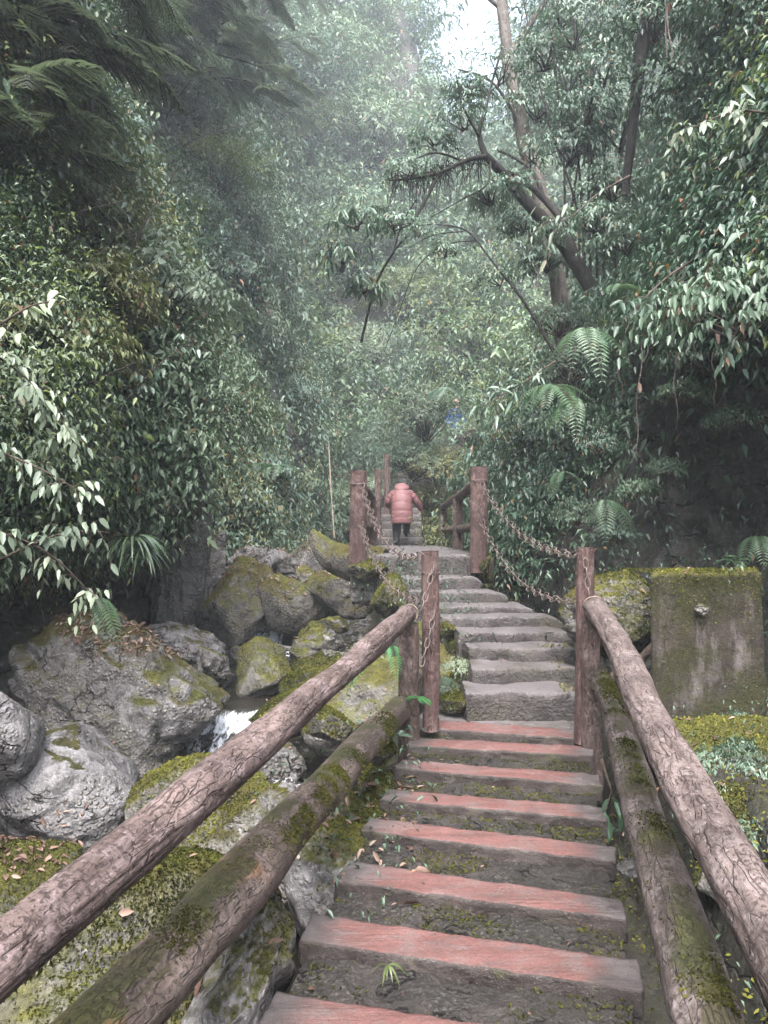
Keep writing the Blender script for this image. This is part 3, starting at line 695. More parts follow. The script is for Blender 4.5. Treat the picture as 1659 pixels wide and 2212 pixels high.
for i, (x, y, d, rx, ry, rz, sd_, wh) in enumerate([
    (705, 1560, 5.6, .16, .2, .14, 81, 'beside the topmost red tread'), (812, 1700, 4.9, .14, .22, .13, 82, 'beside the third red tread'), (770, 1775, 4.5, .17, .25, .17, 83, 'beside the fourth red tread'),
    (735, 1860, 4.1, .16, .22, .16, 84, 'beside the fifth red tread'), (800, 1620, 5.3, .15, .22, .14, 85, 'beside the second red tread'), (985, 1400, 7.4, .12, .3, .12, 86, 'at the left end of the fourth stone step'),
    (955, 1360, 7.7, .12, .3, .12, 87, 'at the left end of the fifth stone step'), (1000, 1460, 6.8, .1, .25, .11, 88, 'at the left end of the third stone step'), (985, 1515, 6.2, .13, .2, .1, 89, 'at the left end of the lowest stone step')]):
    BR('mossy kerb stone ' + wh, x, y, d, (rx, ry, rz), sd_, 'rock_moss', .2, 0, 5, 10, .14, 'kerb_stone', 'mossy stones along the left of the stairs', 5000)
BR('low mossy bank between the chain post and the concrete block', 1345, 1335, 6.5, (.42, .45, .40), 91, 'rock_moss', .1, 0, 6, 14, .12, tuft=16000)
BR('mossy mound in front of the concrete block', 1560, 1640, 5.0, (.62, .5, .26), 92, 'rock_moss', .1, 0, 6, 14, .10, tuft=12000)
BR('mossy bank below the right rail at the picture edge', 1680, 1850, 3.9, (.42, .6, .30), 93, 'rock_moss', .1, 0, 6, 14, .10, tuft=12000)

# ------------------------------------------------------------------ stairway of red treads
zt = {'A': .035, 'B': .07, 'C': .095, 'D': .12, 'E': .145, 'F': .17, 'G': .195, 'H': .225}
TR = {'A': ((547, 2212), (1403, 2345), (594, 2142), (1392, 2262)), 'B': ((644, 2031), (1393, 2142), (674, 1972), (1380, 2072)), 'C': ((720, 1902), (1358, 1988), (748, 1858), (1345, 1942)),
      'D': ((776, 1794), (1331, 1861), (798, 1765), (1333, 1829)), 'E': ((817, 1726), (1314, 1771), (840, 1704), (1306, 1743)), 'F': ((850, 1658), (1303, 1698), (867, 1640), (1295, 1673)),
      'G': ((876, 1610), (1284, 1633), (886, 1592), (1283, 1612)), 'H': ((890, 1571), (1275, 1597), (900, 1552), (1268, 1577))}
st = thing('wooden_stairway', G(1000, 1800, -.1), 'low stairway of worn red treads set in mossy earth in the foreground', 'stairway')
keys = list(TR)
prevf = None
for i, k in enumerate(keys):
    fl, fr, bl_, br = [G(x, y, zt[k]) for x, y in TR[k]]
    dn = np.array([0, .006, -.105])
    V, Fa, U = box_geo([fl + dn, fr + dn, br + dn, bl_ + dn], [fl, fr, br, bl_], (90, 12, 8), .0075, 12, i)
    part('tread', V, Fa, MT['tread'], st, False, {'u': U})
    # mossy earth in front of and below the tread
    if i + 1 < len(keys): pass
    f2 = .03 * unit(br - fr); 
    nx = [G(x, y, zt[keys[i - 1]]) for x, y in TR[keys[i - 1]]] if i else [fl + np.array([-.1, -.5, 0]), fr + np.array([-.1, -.5, 0])] * 2
    lo = np.array([0, 0, -.07])
    a, b = nx[2] * 1.0, nx[3] * 1.0; a[2] = b[2] = zt[keys[max(i - 1, 0)]] - .035
    c, e = fr + .02 * unit(br - fr), fl + .02 * unit(bl_ - fl); c = c.copy(); e = e.copy(); c[2] = e[2] = zt[k] - .062
    ex = np.array([.04, 0, 0]); g_ = np.array([a + ex - .04 * unit(bl_ - fl) * 0, b - ex, c - ex, e + ex])
    n_u, n_v = 130, 34; uu, vv = np.meshgrid(np.linspace(0, 1, n_u), np.linspace(-.1, 1.3, n_v))
    S = (1 - vv)[..., None] * ((1 - uu)[..., None] * g_[0] + uu[..., None] * g_[1]) + vv[..., None] * ((1 - uu)[..., None] * g_[3] + uu[..., None] * g_[2])
    S[..., 2] += .022 * fbm(S * 7, 5, 200 + i) + .014 * fbm(S * 26, 4, 240 + i, .7) + .012 * np.sin(np.clip(vv, 0, 1) * math.pi) - .03 * (vv < 0) - .05 * (vv > 1.05)
    sk = S.copy(); sk[..., 2] -= .35
    V1 = S.reshape(-1, 3); rim = np.concatenate([S[0], S[:, -1], S[-1, ::-1], S[::-1, 0]]); n_ = len(rim)
    V2 = np.vstack([V1, rim, rim - np.array([0, 0, .4])]); q = np.arange(n_ - 1); skf = np.stack([len(V1) + q, len(V1) + n_ + q, len(V1) + n_ + q + 1, len(V1) + q + 1], -1)
    part('earth_fill', V2, np.vstack([grid_faces(n_v, n_u), skf]), MT['rock_moss'] if i < 0 else MT['fill'], st)
    COLLIDE.append((V1, grid_faces(n_v, n_u)))
I = [G(931, 1541, .24), G(1258, 1559, .24)]
hb = [G(900, 1552, .228), G(1268, 1577, .228)]
V, Fa, U = box_geo([hb[0] - (0, 0, .3), hb[1] - (0, 0, .3), D(1258, 1512, 6.2) - (0, 0, .3), D(985, 1512, 6.2) - (0, 0, .3)], [hb[0] + (0, .004, 0), hb[1] + (0, .004, 0), I[1] + (0, .35, 0), I[0] + (0, .35, 0)], (30, 6, 3), .008, 5, 3)
sl_ = part('stone_landing', V, Fa, MT['step'], None, False, {'edge': (np.abs(U - .5) > .42).astype(float)}, org=V.mean(0)); tag(sl_, 'narrow grey stone sill between the red treads and the stone steps', 'landing')

# ------------------------------------------------------------------ stone steps up to the bridge
sp = thing('stone_staircase', D(1100, 1500, 6), 'flight of worn grey stone steps climbing to the bridge between the chains', 'staircase')
SS = [(1495, 1003, 1255, 6.00), (1444, 1018, 1254, 6.38), (1400, 1008, 1252, 6.76), (1366, 987, 1241, 7.14), (1334, 950, 1224, 7.54), (1310, 925, 1160, 7.94), (1279, 879, 1099, 8.36), (1248, 851, 1046, 8.82), (1199, 808, 1030, 9.3)]
SB = []
for i, (y, xl, xr, d) in enumerate(SS):
    a, b = D(xl, y, d), D(xr, y + (2 if i < 5 else 0), d); b[2] = a[2]
    n2 = SS[i + 1] if i + 1 < len(SS) else (1179, 806, 1030, 10.2)
    dd = (n2[3] - d) + .1 if i < 8 else .9
    # worn corners: the right ends of the upper steps are rounded off
    c, e = b + np.array([-.02, dd, 0]), a + np.array([.0, dd, 0])
    zb = np.array([0, 0, a[2] + .35]); lo = -.32 if i < 8 else .75
    def dn(p, k=0): return np.array([p[0] + k, p[1] + .01, a[2] - (.42 if i < 8 else .5)])
    V, Fa, U = box_geo([dn(a), dn(b), dn(c), dn(e)], [a, b, c, e], (80, 10, 12), .022, 5, 30 + i)
    wob = .05 * fbm(np.stack([V[:, 0] * 3, V[:, 2] * 2, 0 * V[:, 0] + i * 7], -1), 3, 300 + i)
    V[:, 1] += wob; V[:, 2] += .010 * fbm(V * 2.2, 3, 90 + i)
    rnd = np.clip((U - .86) / .14, 0, 1) ** 2 * (.06 if i >= 4 else .02); V[:, 2] -= rnd * (V[:, 2] > a[2] - .1)
    part('step', V, Fa, MT['step'], sp, False, {'edge': np.clip((np.abs(U - .5) - .3) / .15, 0, 1)})
    COLLIDE.append((V, Fa)); SB.append((a, b))
# rubble core under the steps
V, Fa, U = box_geo([(.65, 6.1, -.6), (1.62, 6.1, -.6), (1.3, 9.6, -.4), (-.05, 9.6, -.4)], [(.66, 6.15, .2), (1.6, 6.15, .2), (1.15, 9.4, 1.05), (-.02, 9.4, 1.05)], (20, 20, 10), .10, 2.5, 5)
part('rubble_base', V, Fa, MT['rock_moss'], sp)
COLLIDE.append((V, Fa))

# ------------------------------------------------------------------ foot bridge
zd = SB[8][0][2] - .0
br_ = thing('footbridge', (.5, 9.4, zd), 'short level footbridge of pale slabs between wooden railings', 'footbridge')
for i in range(9):
    y0 = 9.75 + i * .7; j = rng.normal(0, .01)
    V, Fa, U = box_geo([(-.2, y0, zd - .12), (1.18, y0, zd - .12), (1.18, y0 + .64, zd - .12), (-.2, y0 + .64, zd - .12)], [(-.2, y0, zd + .006 + j * .3), (1.18, y0, zd + .006), (1.18, y0 + .64, zd + .006), (-.2, y0 + .64, zd + .006 + j * .3)], (20, 6, 3), .006, 5, 60 + i)
    part('slab', V, Fa, MT['step'], br_, False, {'edge': 0 * U})
for x0 in (-.3, 1.12):
    V, Fa, U = box_geo([(x0, 9.35, zd - .34), (x0 + .22, 9.35, zd - .34), (x0 + .22, 16.2, zd - .34), (x0, 16.2, zd - .34)], [(x0, 9.35, zd - .03), (x0 + .22, 9.35, zd - .03), (x0 + .22, 16.2, zd - .03), (x0, 16.2, zd - .03)], (4, 40, 5), .02, 4, 70)
    part('edge_beam', V, Fa, MT['concrete'], br_)
# pier under the left post
a = D(757, 1305, 9.35); b = D(812, 1305, 9.35)
V, Fa, U = box_geo([a, b, b + (0, .5, 0), a + (0, .5, 0)], [a + (0, 0, .62), b + (-.0, 0, .62), b + (0, .5, .62), a + (0, .5, .62)], (10, 10, 12), .05, 4, 80)
pr_ = part('bridge_pier', V, Fa, MT['rock'], None, org=V.mean(0)); tag(pr_, 'stubby stone pier with a mossy collar under the left bridge post', 'pier')
BR('mossy collar of rubble around the foot of the left bridge post', 790, 1228, 9.25, (.25, .2, .13), 95, 'rock_moss', 0, -.2, 5, 14, .18, 'rubble_collar', None, 5000)
BR('mossy rubble under the left side of the bridge head', 850, 1290, 8.75, (.20, .3, .28), 96, 'rock_moss', 0, 0, 5, 14, .22, 'rubble_mound', None, 6000)
BR('mossy shoulder of stone at the foot of the right bridge post', 1040, 1222, 9.35, (.10, .3, .17), 97, 'rock_moss', 0, .1, 5, 14, .18, 'rubble_shoulder', None, 4000)

# ------------------------------------------------------------------ far flight beyond the bridge
ff = thing('far_staircase', (.2, 15.9, zd), 'steep narrow stone stairs beyond the bridge, climbing past the walker', 'staircase')
for i in range(22):
    y0 = 15.95 + i * .46; z0 = zd + .17 * (i + 1); xc = .30 + .004 * i * i - .0 * i
    xc += np.interp(i, [0, 8, 21], [0, .0, 1.1])
    V, Fa, U = box_geo([(xc - .52, y0, z0 - .5), (xc + .52, y0, z0 - .5), (xc + .52, y0 + .6, z0 - .5), (xc - .52, y0 + .6, z0 - .5)], [(xc - .52, y0, z0), (xc + .52, y0, z0), (xc + .52, y0 + .6, z0), (xc - .52, y0 + .6, z0)], (16, 5, 4), .02, 4, 100 + i)
    part('step', V, Fa, MT['step'], ff, False, {'edge': 0 * U})

# ------------------------------------------------------------------ logs, posts and chains
def logthing(t, name, pts, rad, mat, n=90, seg=40, amp=.012, crack=.010, seed=0, freq=9):
    V, Fs = tube(pts, rad, seg, n, amp, freq, .18, seed, True, True, crack)
    if mat in ('post', 'post_moss'): return part(name, V, Fs, MT[mat], t)
    a = np.array(pts[0], float); y = unit(np.array(pts[-1]) - a); x = unit(np.cross(y, [0, 0, 1.])); Rm = np.stack([x, y, np.cross(x, y)], 1)   # local Y along the log
    o = bpy.data.objects.new(name, mesh_of(name, (V - a) @ Rm, Fs, MT[mat])); COL.objects.link(o); o.parent = t
    m4 = Matrix(Rm.tolist()).to_4x4(); m4.translation = Vector(a - OFF[t.name]); o.matrix_local = m4; OFF[o.name] = a
    return o
def ext(p, q, s): return p + (q - p) * s
lr = thing('log_railing', D(885, 1500, 5.65) * (1, 1, 0), 'heavy peeling log handrail with a mossy lower log left of the red treads', 'railing')
p0, p1 = D(884, 1324, 5.6), D(0, 2080, 1.5)
logthing(lr, 'handrail', [p0, ext(p0, p1, .2) + (.012, 0, .006), ext(p0, p1, .42) + (-.006, 0, -.016), ext(p0, p1, .7) + (.016, 0, .008), p1, ext(p0, p1, 1.25)], [.062, .068, .064, .070, .066, .066], 'log_pink', 420, 90, .009, .004, 1, 13)
p0, p1 = D(866, 1530, 5.55), D(236, 2212, 1.9)
logthing(lr, 'lower_log', [p0, ext(p0, p1, .33) + (0, 0, .012), ext(p0, p1, .66), p1, ext(p0, p1, 1.4)], [.085, .090, .098, .105, .10], 'log_moss', 360, 80, .012, .003, 2, 9)
pb = D(884, 1345, 5.66); logthing(lr, 'post', [pb * (1, 1, 0) + (0, 0, -.1), pb * (1, 1, 0) + (0, 0, .6), pb], [.082, .08, .075], 'post_moss', 80, 40, .008, .004, 3)
rr_ = thing('log_railing', D(1285, 1500, 5.4) * (1, 1, 0), 'heavy grey log handrail over a mossy lower log right of the red treads', 'railing')
p0, p1 = D(1285, 1312, 5.35), D(1578, 1865, 2.05)
logthing(rr_, 'handrail', [p0, ext(p0, p1, .33) + (.026, 0, -.014), ext(p0, p1, .66) + (-.016, 0, .006), p1, ext(p0, p1, 1.35)], [.080, .074, .079, .075, .077], 'log_grey', 380, 80, .008, .005, 4, 11)
p0, p1 = D(1298, 1470, 5.3), D(1540, 2238, 1.87)
logthing(rr_, 'lower_log', [p0, ext(p0, p1, .33) + (.01, 0, .0), ext(p0, p1, .66), p1, ext(p0, p1, 1.3)], [.068, .073, .082, .085, .085], 'log_dmoss', 340, 70, .010, .003, 5, 9)
pb = D(1276, 1345, 5.42); logthing(rr_, 'post', [pb * (1, 1, 0) + (0, 0, -.1), pb * (1, 1, 0) + (0, 0, .6), pb], [.07, .07, .065], 'post_moss', 80, 40, .008, .004, 6)
BR('pinkish knob of a sawn branch on the right handrail', 1655, 2010, 1.72, (.035, .03, .022), 98, 'rock_pale', 0, 0, 4, 12, .08, 'branch_knob')

def cut_end(t, pts, r, tone, k=0):
    a, b = (pts[0], pts[1]) if k == 0 else (pts[-1], pts[-2]); n = unit(a - b); V, Fs = tube([a - n * .02, a + n * .012, a + n * .018], [r * 1.01, r * 1.0, r * .9], 36, 6, r * .04, 6, .2, 3, True); part('cut_end', V, Fs, tone, t)
MT['end_wood'] = plain('sawn_wood', (.26, .20, .165), .8, 14, .4, .01)
cut_end(lr, [D(884, 1324, 5.6), D(0, 2080, 1.5)], .066, MT['end_wood']); cut_end(rr_, [D(1285, 1312, 5.35), D(1578, 1865, 2.05)], .080, MT['end_wood'])
def log_moss(t, p0, p1, r, n, side, seed, mat='moss', s0=0., s1=1.):
    g_ = np.random.default_rng(seed); T = unit(p1 - p0); N = unit(np.cross(T, [0, 0, 1.])); B = np.cross(N, T)
    u = g_.uniform(s0, s1, n * 4); a_ = side + g_.normal(size=n * 4) * .45; q = p0 + (p1 - p0) * u[:, None]; o = np.cos(a_)[:, None] * N + np.sin(a_)[:, None] * B
    k = fbm(q * 3.1 + seed, 3, seed) + .5 * fbm(q * 14, 2, seed) + g_.normal(size=len(q)) * .10 > .02; q, o = q[k][:n], o[k][:n]; P = q + o * (r * .97)
    if len(P) == 0: return
    A = o + g_.normal(size=P.shape) * .8; L = g_.uniform(.006, .017, len(P)); x = part('moss', *leafgeo(P, A, g_.normal(size=P.shape), L, L * .6, 'd'), MT[mat], t, False); x['kind'] = 'stuff'
log_moss(lr, D(884, 1324, 5.6), D(0, 2080, 1.5), .068, 16000, -.75, 5); log_moss(lr, D(866, 1530, 5.55), D(236, 2212, 1.9), .095, 9000, 2.2, 6, 'moss_dark'); log_moss(rr_, D(1298, 1470, 5.3), D(1540, 2238, 1.87), .08, 7000, 1.9, 7, 'moss_dark'); 
def post(label, x, ytop, ybot, d, r, mat='post', seed=0, ring=True, lean=0., group='log posts that carry the chains', depth_in=.12):
    a, b = D(x, ytop, d), D(x, ybot, d); b = np.array([a[0] - lean, a[1], b[2] - depth_in])
    t = thing('chain_post', b, label, 'post', group)
    V, Fs = tube([b, b * .6 + a * .4, b * .3 + a * .7, a], [r * 1.06, r * 1.03, r, r * .98], 40, 110, r * .09, 11 / r * .07, .2, seed, True, True, r * .06)
    part('shaft', V, Fs, MT[mat], t)
    if ring:
        q = a * .87 + b * .13 if a[2] - b[2] < 1.3 else a + (b - a) * .12
        an = np.linspace(0, 2 * math.pi, 40); rp = q + np.stack([np.cos(an) * r * 1.10, np.sin(an) * r * 1.10, an * 0 + .006 * np.sin(an)], -1)
        V, Fs = tube(rp, r * .055, 8, 40, smoothpath=False, cap=False); part('wire_ring', V, Fs, MT['chain'], t)
    return a, b
pL1 = post('tall red-brown post at the left foot of the stone steps, a chain hanging down it', 930, 1190, 1540, 5.75, .064, 'post', 11)
pR1 = post('dark red-brown post at the right foot of the stone steps beside the handrail end', 1265, 1183, 1565, 5.5, .068, 'post', 12, False, .02)
pL2 = post('thick post on the mossy pier at the left head of the stone steps', 775, 1017, 1215, 9.35, .105, 'post', 13)
pR2 = post('thick post with a knot hole at the right head of the stone steps', 1034, 1008, 1215, 9.3, .097, 'post', 14)
pL3 = post('tall far post with a slack chain standing beyond the bridge', 836, 982, 1115, 17.6, .07, 'post', 15, True)
pL4 = post('shorter far post left of the walker beyond the bridge', 817, 1014, 1150, 16.4, .075, 'post', 16, False)

# bridge railings
def bridge_rail(label, posts, top, low, r):
    t = thing('bridge_railing', posts[0][0], label, 'railing')
    for i, (a, b) in enumerate(posts): logthing(t, 'post', [b, a * .5 + b * .5, a], [r * 1.05, r, r], 'post_moss', 50, 26, .006, .003, 20 + i)
    logthing(t, 'top_rail', top, [r * .8] * len(top), 'post_moss', 90, 26, .006, .003, 27)
    logthing(t, 'lower_rail', low, [r * .7] * len(low), 'log_moss', 90, 26, .006, .002, 28)
V3 = lambda x, y, z: np.array([x, y, z], float)
bridge_rail('mossy log railing on the right side of the footbridge', [(V3(1.18, 12.2, zd + .84), V3(1.18, 12.2, zd - .2)), (V3(1.22, 15.9, zd + .80), V3(1.22, 15.9, zd - .2))],
            [V3(1.12, 9.35, zd + .86), V3(1.18, 12.2, zd + .84), V3(1.23, 16.0, zd + .81)], [V3(1.14, 9.35, zd + .34), V3(1.18, 12.2, zd + .33), V3(1.23, 16, zd + .32)], .085)
bridge_rail('shaded log railing on the left side of the footbridge behind the thick post', [(V3(-.2, 11.6, zd + .78), V3(-.2, 11.6, zd - .2)), (V3(-.22, 15.6, zd + .78), V3(-.22, 15.6, zd - .2))],
            [V3(-.28, 9.35, zd + .82), V3(-.2, 11.6, zd + .80), V3(-.22, 15.7, zd + .79)], [V3(-.28, 9.35, zd + .36), V3(-.2, 11.6, zd + .34), V3(-.22, 15.7, zd + .32)], .085)

# chains: one link shared by every chain
def link_mesh(pitch, wire):
    l = pitch * .5 + wire; w_ = pitch * .27; a = np.linspace(0, 2 * math.pi, 22, endpoint=False)
    pth = np.stack([np.sign(np.cos(a)) * np.abs(np.cos(a)) ** .75 * l, np.sin(a) * w_, 0 * a], -1); s = 7
    T = unit(np.roll(pth, -1, 0) - np.roll(pth, 1, 0)); Bn = np.array([0, 0, 1.]); Nn = np.cross(T, Bn); ph = np.arange(s) * 2 * math.pi / s
    V = pth[:, None] + wire * (np.cos(ph)[None, :, None] * Nn[:, None] + np.sin(ph)[None, :, None] * Bn)
    n = 22; r = np.arange(n)[:, None]; c = np.arange(s)[None]; r2 = (r + 1) % n; c2 = (c + 1) % s
    return mesh_of('chain_link', V.reshape(-1, 3), np.stack([r * s + c, r * s + c2, r2 * s + c2, r2 * s + c], -1).reshape(-1, 4), MT['chain'])
LK = {}
def chain(label, a, b, sag, pitch=.078, wire=.0085, group='chains slung between the posts'):
    if pitch in (.1, .09): pitch, wire = .13, .0052
    key = (pitch, wire)
    if key not in LK: LK[key] = link_mesh(pitch, wire)
    t = thing('chain', a, label, 'chain', group)
    u = np.linspace(0, 1, 400)[:, None]; P = a * (1 - u) + b * u - np.array([0, 0, 4 * sag]) * u * (1 - u)
    L = np.concatenate([[0], np.cumsum(np.linalg.norm(np.diff(P, axis=0), axis=1))]); k = int(L[-1] / pitch)
    for i in range(k):
        s = (i + .5) * L[-1] / k; p = np.array([np.interp(s, L, P[:, j]) for j in range(3)]); q = np.array([np.interp(s + .01, L, P[:, j]) for j in range(3)]); tg = Vector(q - p).normalized()
        o = bpy.data.objects.new('link', LK[key]); COL.objects.link(o); o.parent = t
        rot = tg.to_track_quat('X', 'Z').to_matrix().to_4x4() @ Matrix.Rotation(R(45 + (90 if i % 2 else 0) + random.uniform(-12, 12)), 4, 'X')
        o.matrix_local = Matrix.Translation(Vector(p - OFF[t.name])) @ rot
chain('upper chain left of the stone steps from the pier post to the tall near post', D(781, 1044, 9.25), D(914, 1197, 5.72), .30, .1, .0095)
chain('lower chain left of the stone steps ending at the log handrail', D(778, 1128, 9.25), D(903, 1297, 5.7), .22, .1, .0095)
chain('chain hanging down the near left post to the top handrail end', D(936, 1222, 5.68), D(910, 1318, 5.55), .02, .064, .0048, None)
chain('chain hanging lower down the near left post to the mossy lower log', D(939, 1318, 5.68), D(909, 1440, 5.55), .02, .064, .0048, None)
chain('upper chain right of the stone steps from the knotted post to the near post', D(1040, 1044, 9.2), D(1243, 1198, 5.5), .20, .09, .0088)
chain('lower chain right of the stone steps from the knotted post to the near post', D(1040, 1125, 9.2), D(1246, 1297, 5.5), .26, .09, .0088)
chain('short chain hanging on the face of the near right post', D(1264, 1206, 5.42), D(1273, 1292, 5.38), .01, .064, .0048, None)
chain('slack chain on the far tall post beyond the bridge', D(832, 990, 17.4), D(818, 1044, 16.3), .12, .1, .013, None)
chain('chain falling from the shorter far post to the left bridge railing', D(817, 1035, 16.3), D(800, 1160, 15.2), .05, .1, .013, None)
chain('taut handrail chain high on the far path below the second walker', D(930, 950, 24), D(972, 898, 25.5), .08, .12, .018, None)
chain('chain rising behind the far tall post', D(840, 1010, 17.4), D(836, 1110, 16.6), .05, .1, .012, None)

# ------------------------------------------------------------------ concrete block on the right
a, b = D(1410, 1560, 5.6), D(1652, 1560, 5.6); tl, trr = D(1409, 1240, 5.6), D(1649, 1238, 5.6); tl[1] = a[1]; trr[1] = b[1]
V, Fa, U = box_geo([a + (-.02, 0, -.25), b + (.03, 0, -.25), b + (.36, .75, -.25), a + (.26, .75, -.25)], [tl, trr, trr + (.33, .75, 0), tl + (.28, .75, 0)], (40, 24, 44), .016, 4.0, 120)
cb = thing('concrete_block', a, 'big mossy concrete block standing behind the right handrail', 'concrete block')
part('block_body', V, Fa, MT['concrete'], cb); COLLIDE.append((V, Fa))
V, Fa = rock_geo(D(1516, 1317, 5.57), (.046, .03, .046), 5, 4, 30, .06, sharp=.95); part('round_boss', V, Fa, MT['rock'], cb)
# root beside the block
V, Fs = tube([D(1325, 1460, 6.0), D(1375, 1432, 5.85), D(1412, 1395, 5.75), D(1440, 1380, 5.9)], [.035, .03, .028, .02], 16, 40, .006, 12, .2, 7)
o = part('tree_root', V, Fs, MT['post_moss'], None, org=V.mean(0)); tag(o, 'mossy root bent against the foot of the concrete block', 'root')

# broken mossy branch left of the pier
V, Fs = tube([D(672, 1152, 10.8), D(694, 1180, 10.6), D(722, 1207, 10.3), D(765, 1215, 10.0), D(830, 1225, 9.9)], [.05, .13, .19, .23, .26], 40, 80, .035, 5, .3, 8)
o = part('broken_trunk', V, Fs, MT['rock_moss'], None, org=V.mean(0)); tag(o, 'tapering mossy tree trunk jutting left of the bridge post', 'fallen trunk')
COLLIDE.append((V, Fs[0]))
V, Fs = segs([D(710, 958, 10.3), D(715, 1060, 10.35)], [D(715, 1060, 10.35), D(722, 1162, 10.4)], .008, .010, 6)
o = part('bamboo_cane', V, Fs, plain('pale_cane', (.34, .28, .23), .6), None, org=V.mean(0)); tag(o, 'thin pale cane standing upright above the broken mossy trunk', 'cane')
V, Fa = rock_geo(D(596, 2068, 3.4), (.024, .03, .055), 6, 4, 12, .05); o = part('white_stone', V, Fa, plain('white_stone', (.62, .62, .62), .5), None, org=V.mean(0)); tag(o, 'small white stone in the dark water beside the stairway', 'stone')
# ------------------------------------------------------------------ dead leaves, gravel and moss lying on the ground and rocks
def bvh(items):
    V, Fs = join(*items); 
    tri = []
    for f in Fs: tri += f.tolist()
    return BVHTree.FromPolygons(V.tolist(), tri)
TREE = bvh(COLLIDE + [(gf.reshape(-1, 3)[:: 1], grid_faces(*gf.shape[:2]))])
def scatter_pts(n, x0, x1, y0, y1, mask=None, upmin=.35):
    """points on the ground and rocks, looked for from above inside a patch of plan"""
    P, N = [], []
    tries = 0
    while len(P) < n and tries < n * 6:
        tries += 1
        x = random.uniform(x0, x1); y = random.uniform(y0, y1)
        h = TREE.ray_cast(Vector((x, y, 3.0)), Vector((0, 0, -1)))
        if h[0] is None or h[1].z < upmin: continue
        if mask is not None and not mask(h[0]): continue
        P.append(h[0][:]); N.append(h[1][:] if h[1].z > 0 else (-h[1])[:])
    return np.array(P).reshape(-1, 3), np.array(N).reshape(-1, 3)
def inpix(x0, y0, x1, y1):
    def f(p):
        u, v, d = proj(np.array(p[:])); return x0 < u < x1 and y0 < v < y1 and d > 0
    return f
def litter(P, N, L0, L1, curl=.15):
    g = rng; n = len(P); A = g.normal(size=(n, 3)); A = unit(A - N * (A * N).sum(1)[:, None] * .8)
    L = g.uniform(L0, L1, n)
    return leafgeo(P + N * g.uniform(.004, .02, n)[:, None], A + g.normal(size=(n, 3)) * curl, N + g.normal(size=(n, 3)) * .35, L, L * g.uniform(.3, .5, n), 'o', .25, .1)
lit = []
for n, box, m, L in [(900, (-3.0, -1.3, 5.6, 7.9), inpix(120, 1300, 420, 1420), (.03, .07)), (220, (-2.6, -1.0, 3.5, 5.3), inpix(-50, 1740, 220, 1900), (.03, .065)),
                     (160, (-.5, .35, 3.2, 6.0), inpix(600, 1560, 900, 1960), (.04, .085)), (60, (-1.2, 0, 2.3, 4.6), inpix(0, 1500, 760, 2212), (.03, .065)), (60, (0, 1.7, 2.0, 9), inpix(500, 1200, 1400, 2212), (.02, .04)),
                     (170, (1.5, 3.6, 3.4, 7), None, (.03, .07)), (900, (-3.2, -.3, 11, 15.5), inpix(440, 1100, 820, 1290), (.04, .08)), (250, (-2.8, -.6, 6, 11), None, (.03, .06))]:
    P, N = scatter_pts(n, *box, mask=m)
    if len(P): lit.append(litter(P, N, *L))
ol_ = part('fallen_leaves', *join(*lit), MT['litter'], smooth=False); tag(ol_, 'brown fallen leaves strewn over rocks, moss and the sides of the stairs', 'leaf litter', None, 'stuff')
# gravel
gv = []
U4, F4 = ico(1)
for n, box, m, r in [(900, (-1.8, -.2, 8.5, 11), inpix(700, 1340, 820, 1430), (.012, .03)), (350, (-1.5, 0, 4.2, 6), inpix(610, 1600, 740, 1720), (.015, .04)), (900, (-3, -.6, 5, 13), (lambda p: p[2] < -.12), (.012, .045)), (900, (-3, -.3, 11, 15), (lambda p: p[2] < .35), (.02, .07)), (300, (-3, -.5, 2, 5), (lambda p: p[2] < -.3), (.01, .03))]:
    P, N = scatter_pts(n, *box, mask=m, upmin=.1)
    for p in P:
        s = random.uniform(*r) * np.array([random.uniform(.7, 1.3), random.uniform(.7, 1.3), random.uniform(.5, .9)]); gv.append((U4 * s * (1 + .15 * rng.normal(size=(len(U4), 1))) + p, F4))
og = part('gravel', *join(*gv), MT['rock_pale'], smooth=True); tag(og, 'loose pebbles lying between the boulders along the stream', 'gravel', None, 'stuff')
# moss and tiny weeds on the earth between the treads and the kerb
P, N = scatter_pts(20000, -.5, 1.6, 2.0, 6.0, mask=lambda p: fbm(np.array([p[:]]) * 3.1, 3, 77)[0] + .4 * vnoise(np.array([p[:]]) * 23, 5)[0] > .03)
A = N + rng.normal(size=P.shape) * .8; L = rng.uniform(.008, .024, len(P))
o = part('stair_moss', *leafgeo(P, A, rng.normal(size=P.shape), L, L * .55, 'd'), MT['moss_dark'], smooth=False); tag(o, 'dark moss and tiny weeds on the earth between treads', 'moss', None, 'stuff')
P, N = scatter_pts(9000, 1.4, 3.6, 3.2, 7.0)
A = N + rng.normal(size=P.shape) * .8; L = rng.uniform(.012, .035, len(P))
o = part('bank_moss', *leafgeo(P, A, rng.normal(size=P.shape), L, L * .55, 'd'), MT['moss'], smooth=False); tag(o, 'green moss carpeting the bank right of the stairs', 'moss', None, 'stuff')
# concrete block moss fringe
bt = D(1530, 1240, 5.6); n = 2600
P = np.stack([rng.uniform(a[0] + .0, b[0], n), rng.uniform(a[1] - .03, a[1] + .75, n), np.full(n, tl[2] + .005)], -1); k = rng.random(n) < .45
P[k, 1] = a[1] - .012; P[k, 2] = tl[2] - rng.exponential(.10, k.sum())
A = rng.normal(size=P.shape) + np.array([0, -.6, .5]); L = rng.uniform(.008, .022, n)
part('moss', *leafgeo(P, A, rng.normal(size=P.shape), L, L * .5, 'd'), MT['moss'], cb, False)['kind'] = 'stuff'

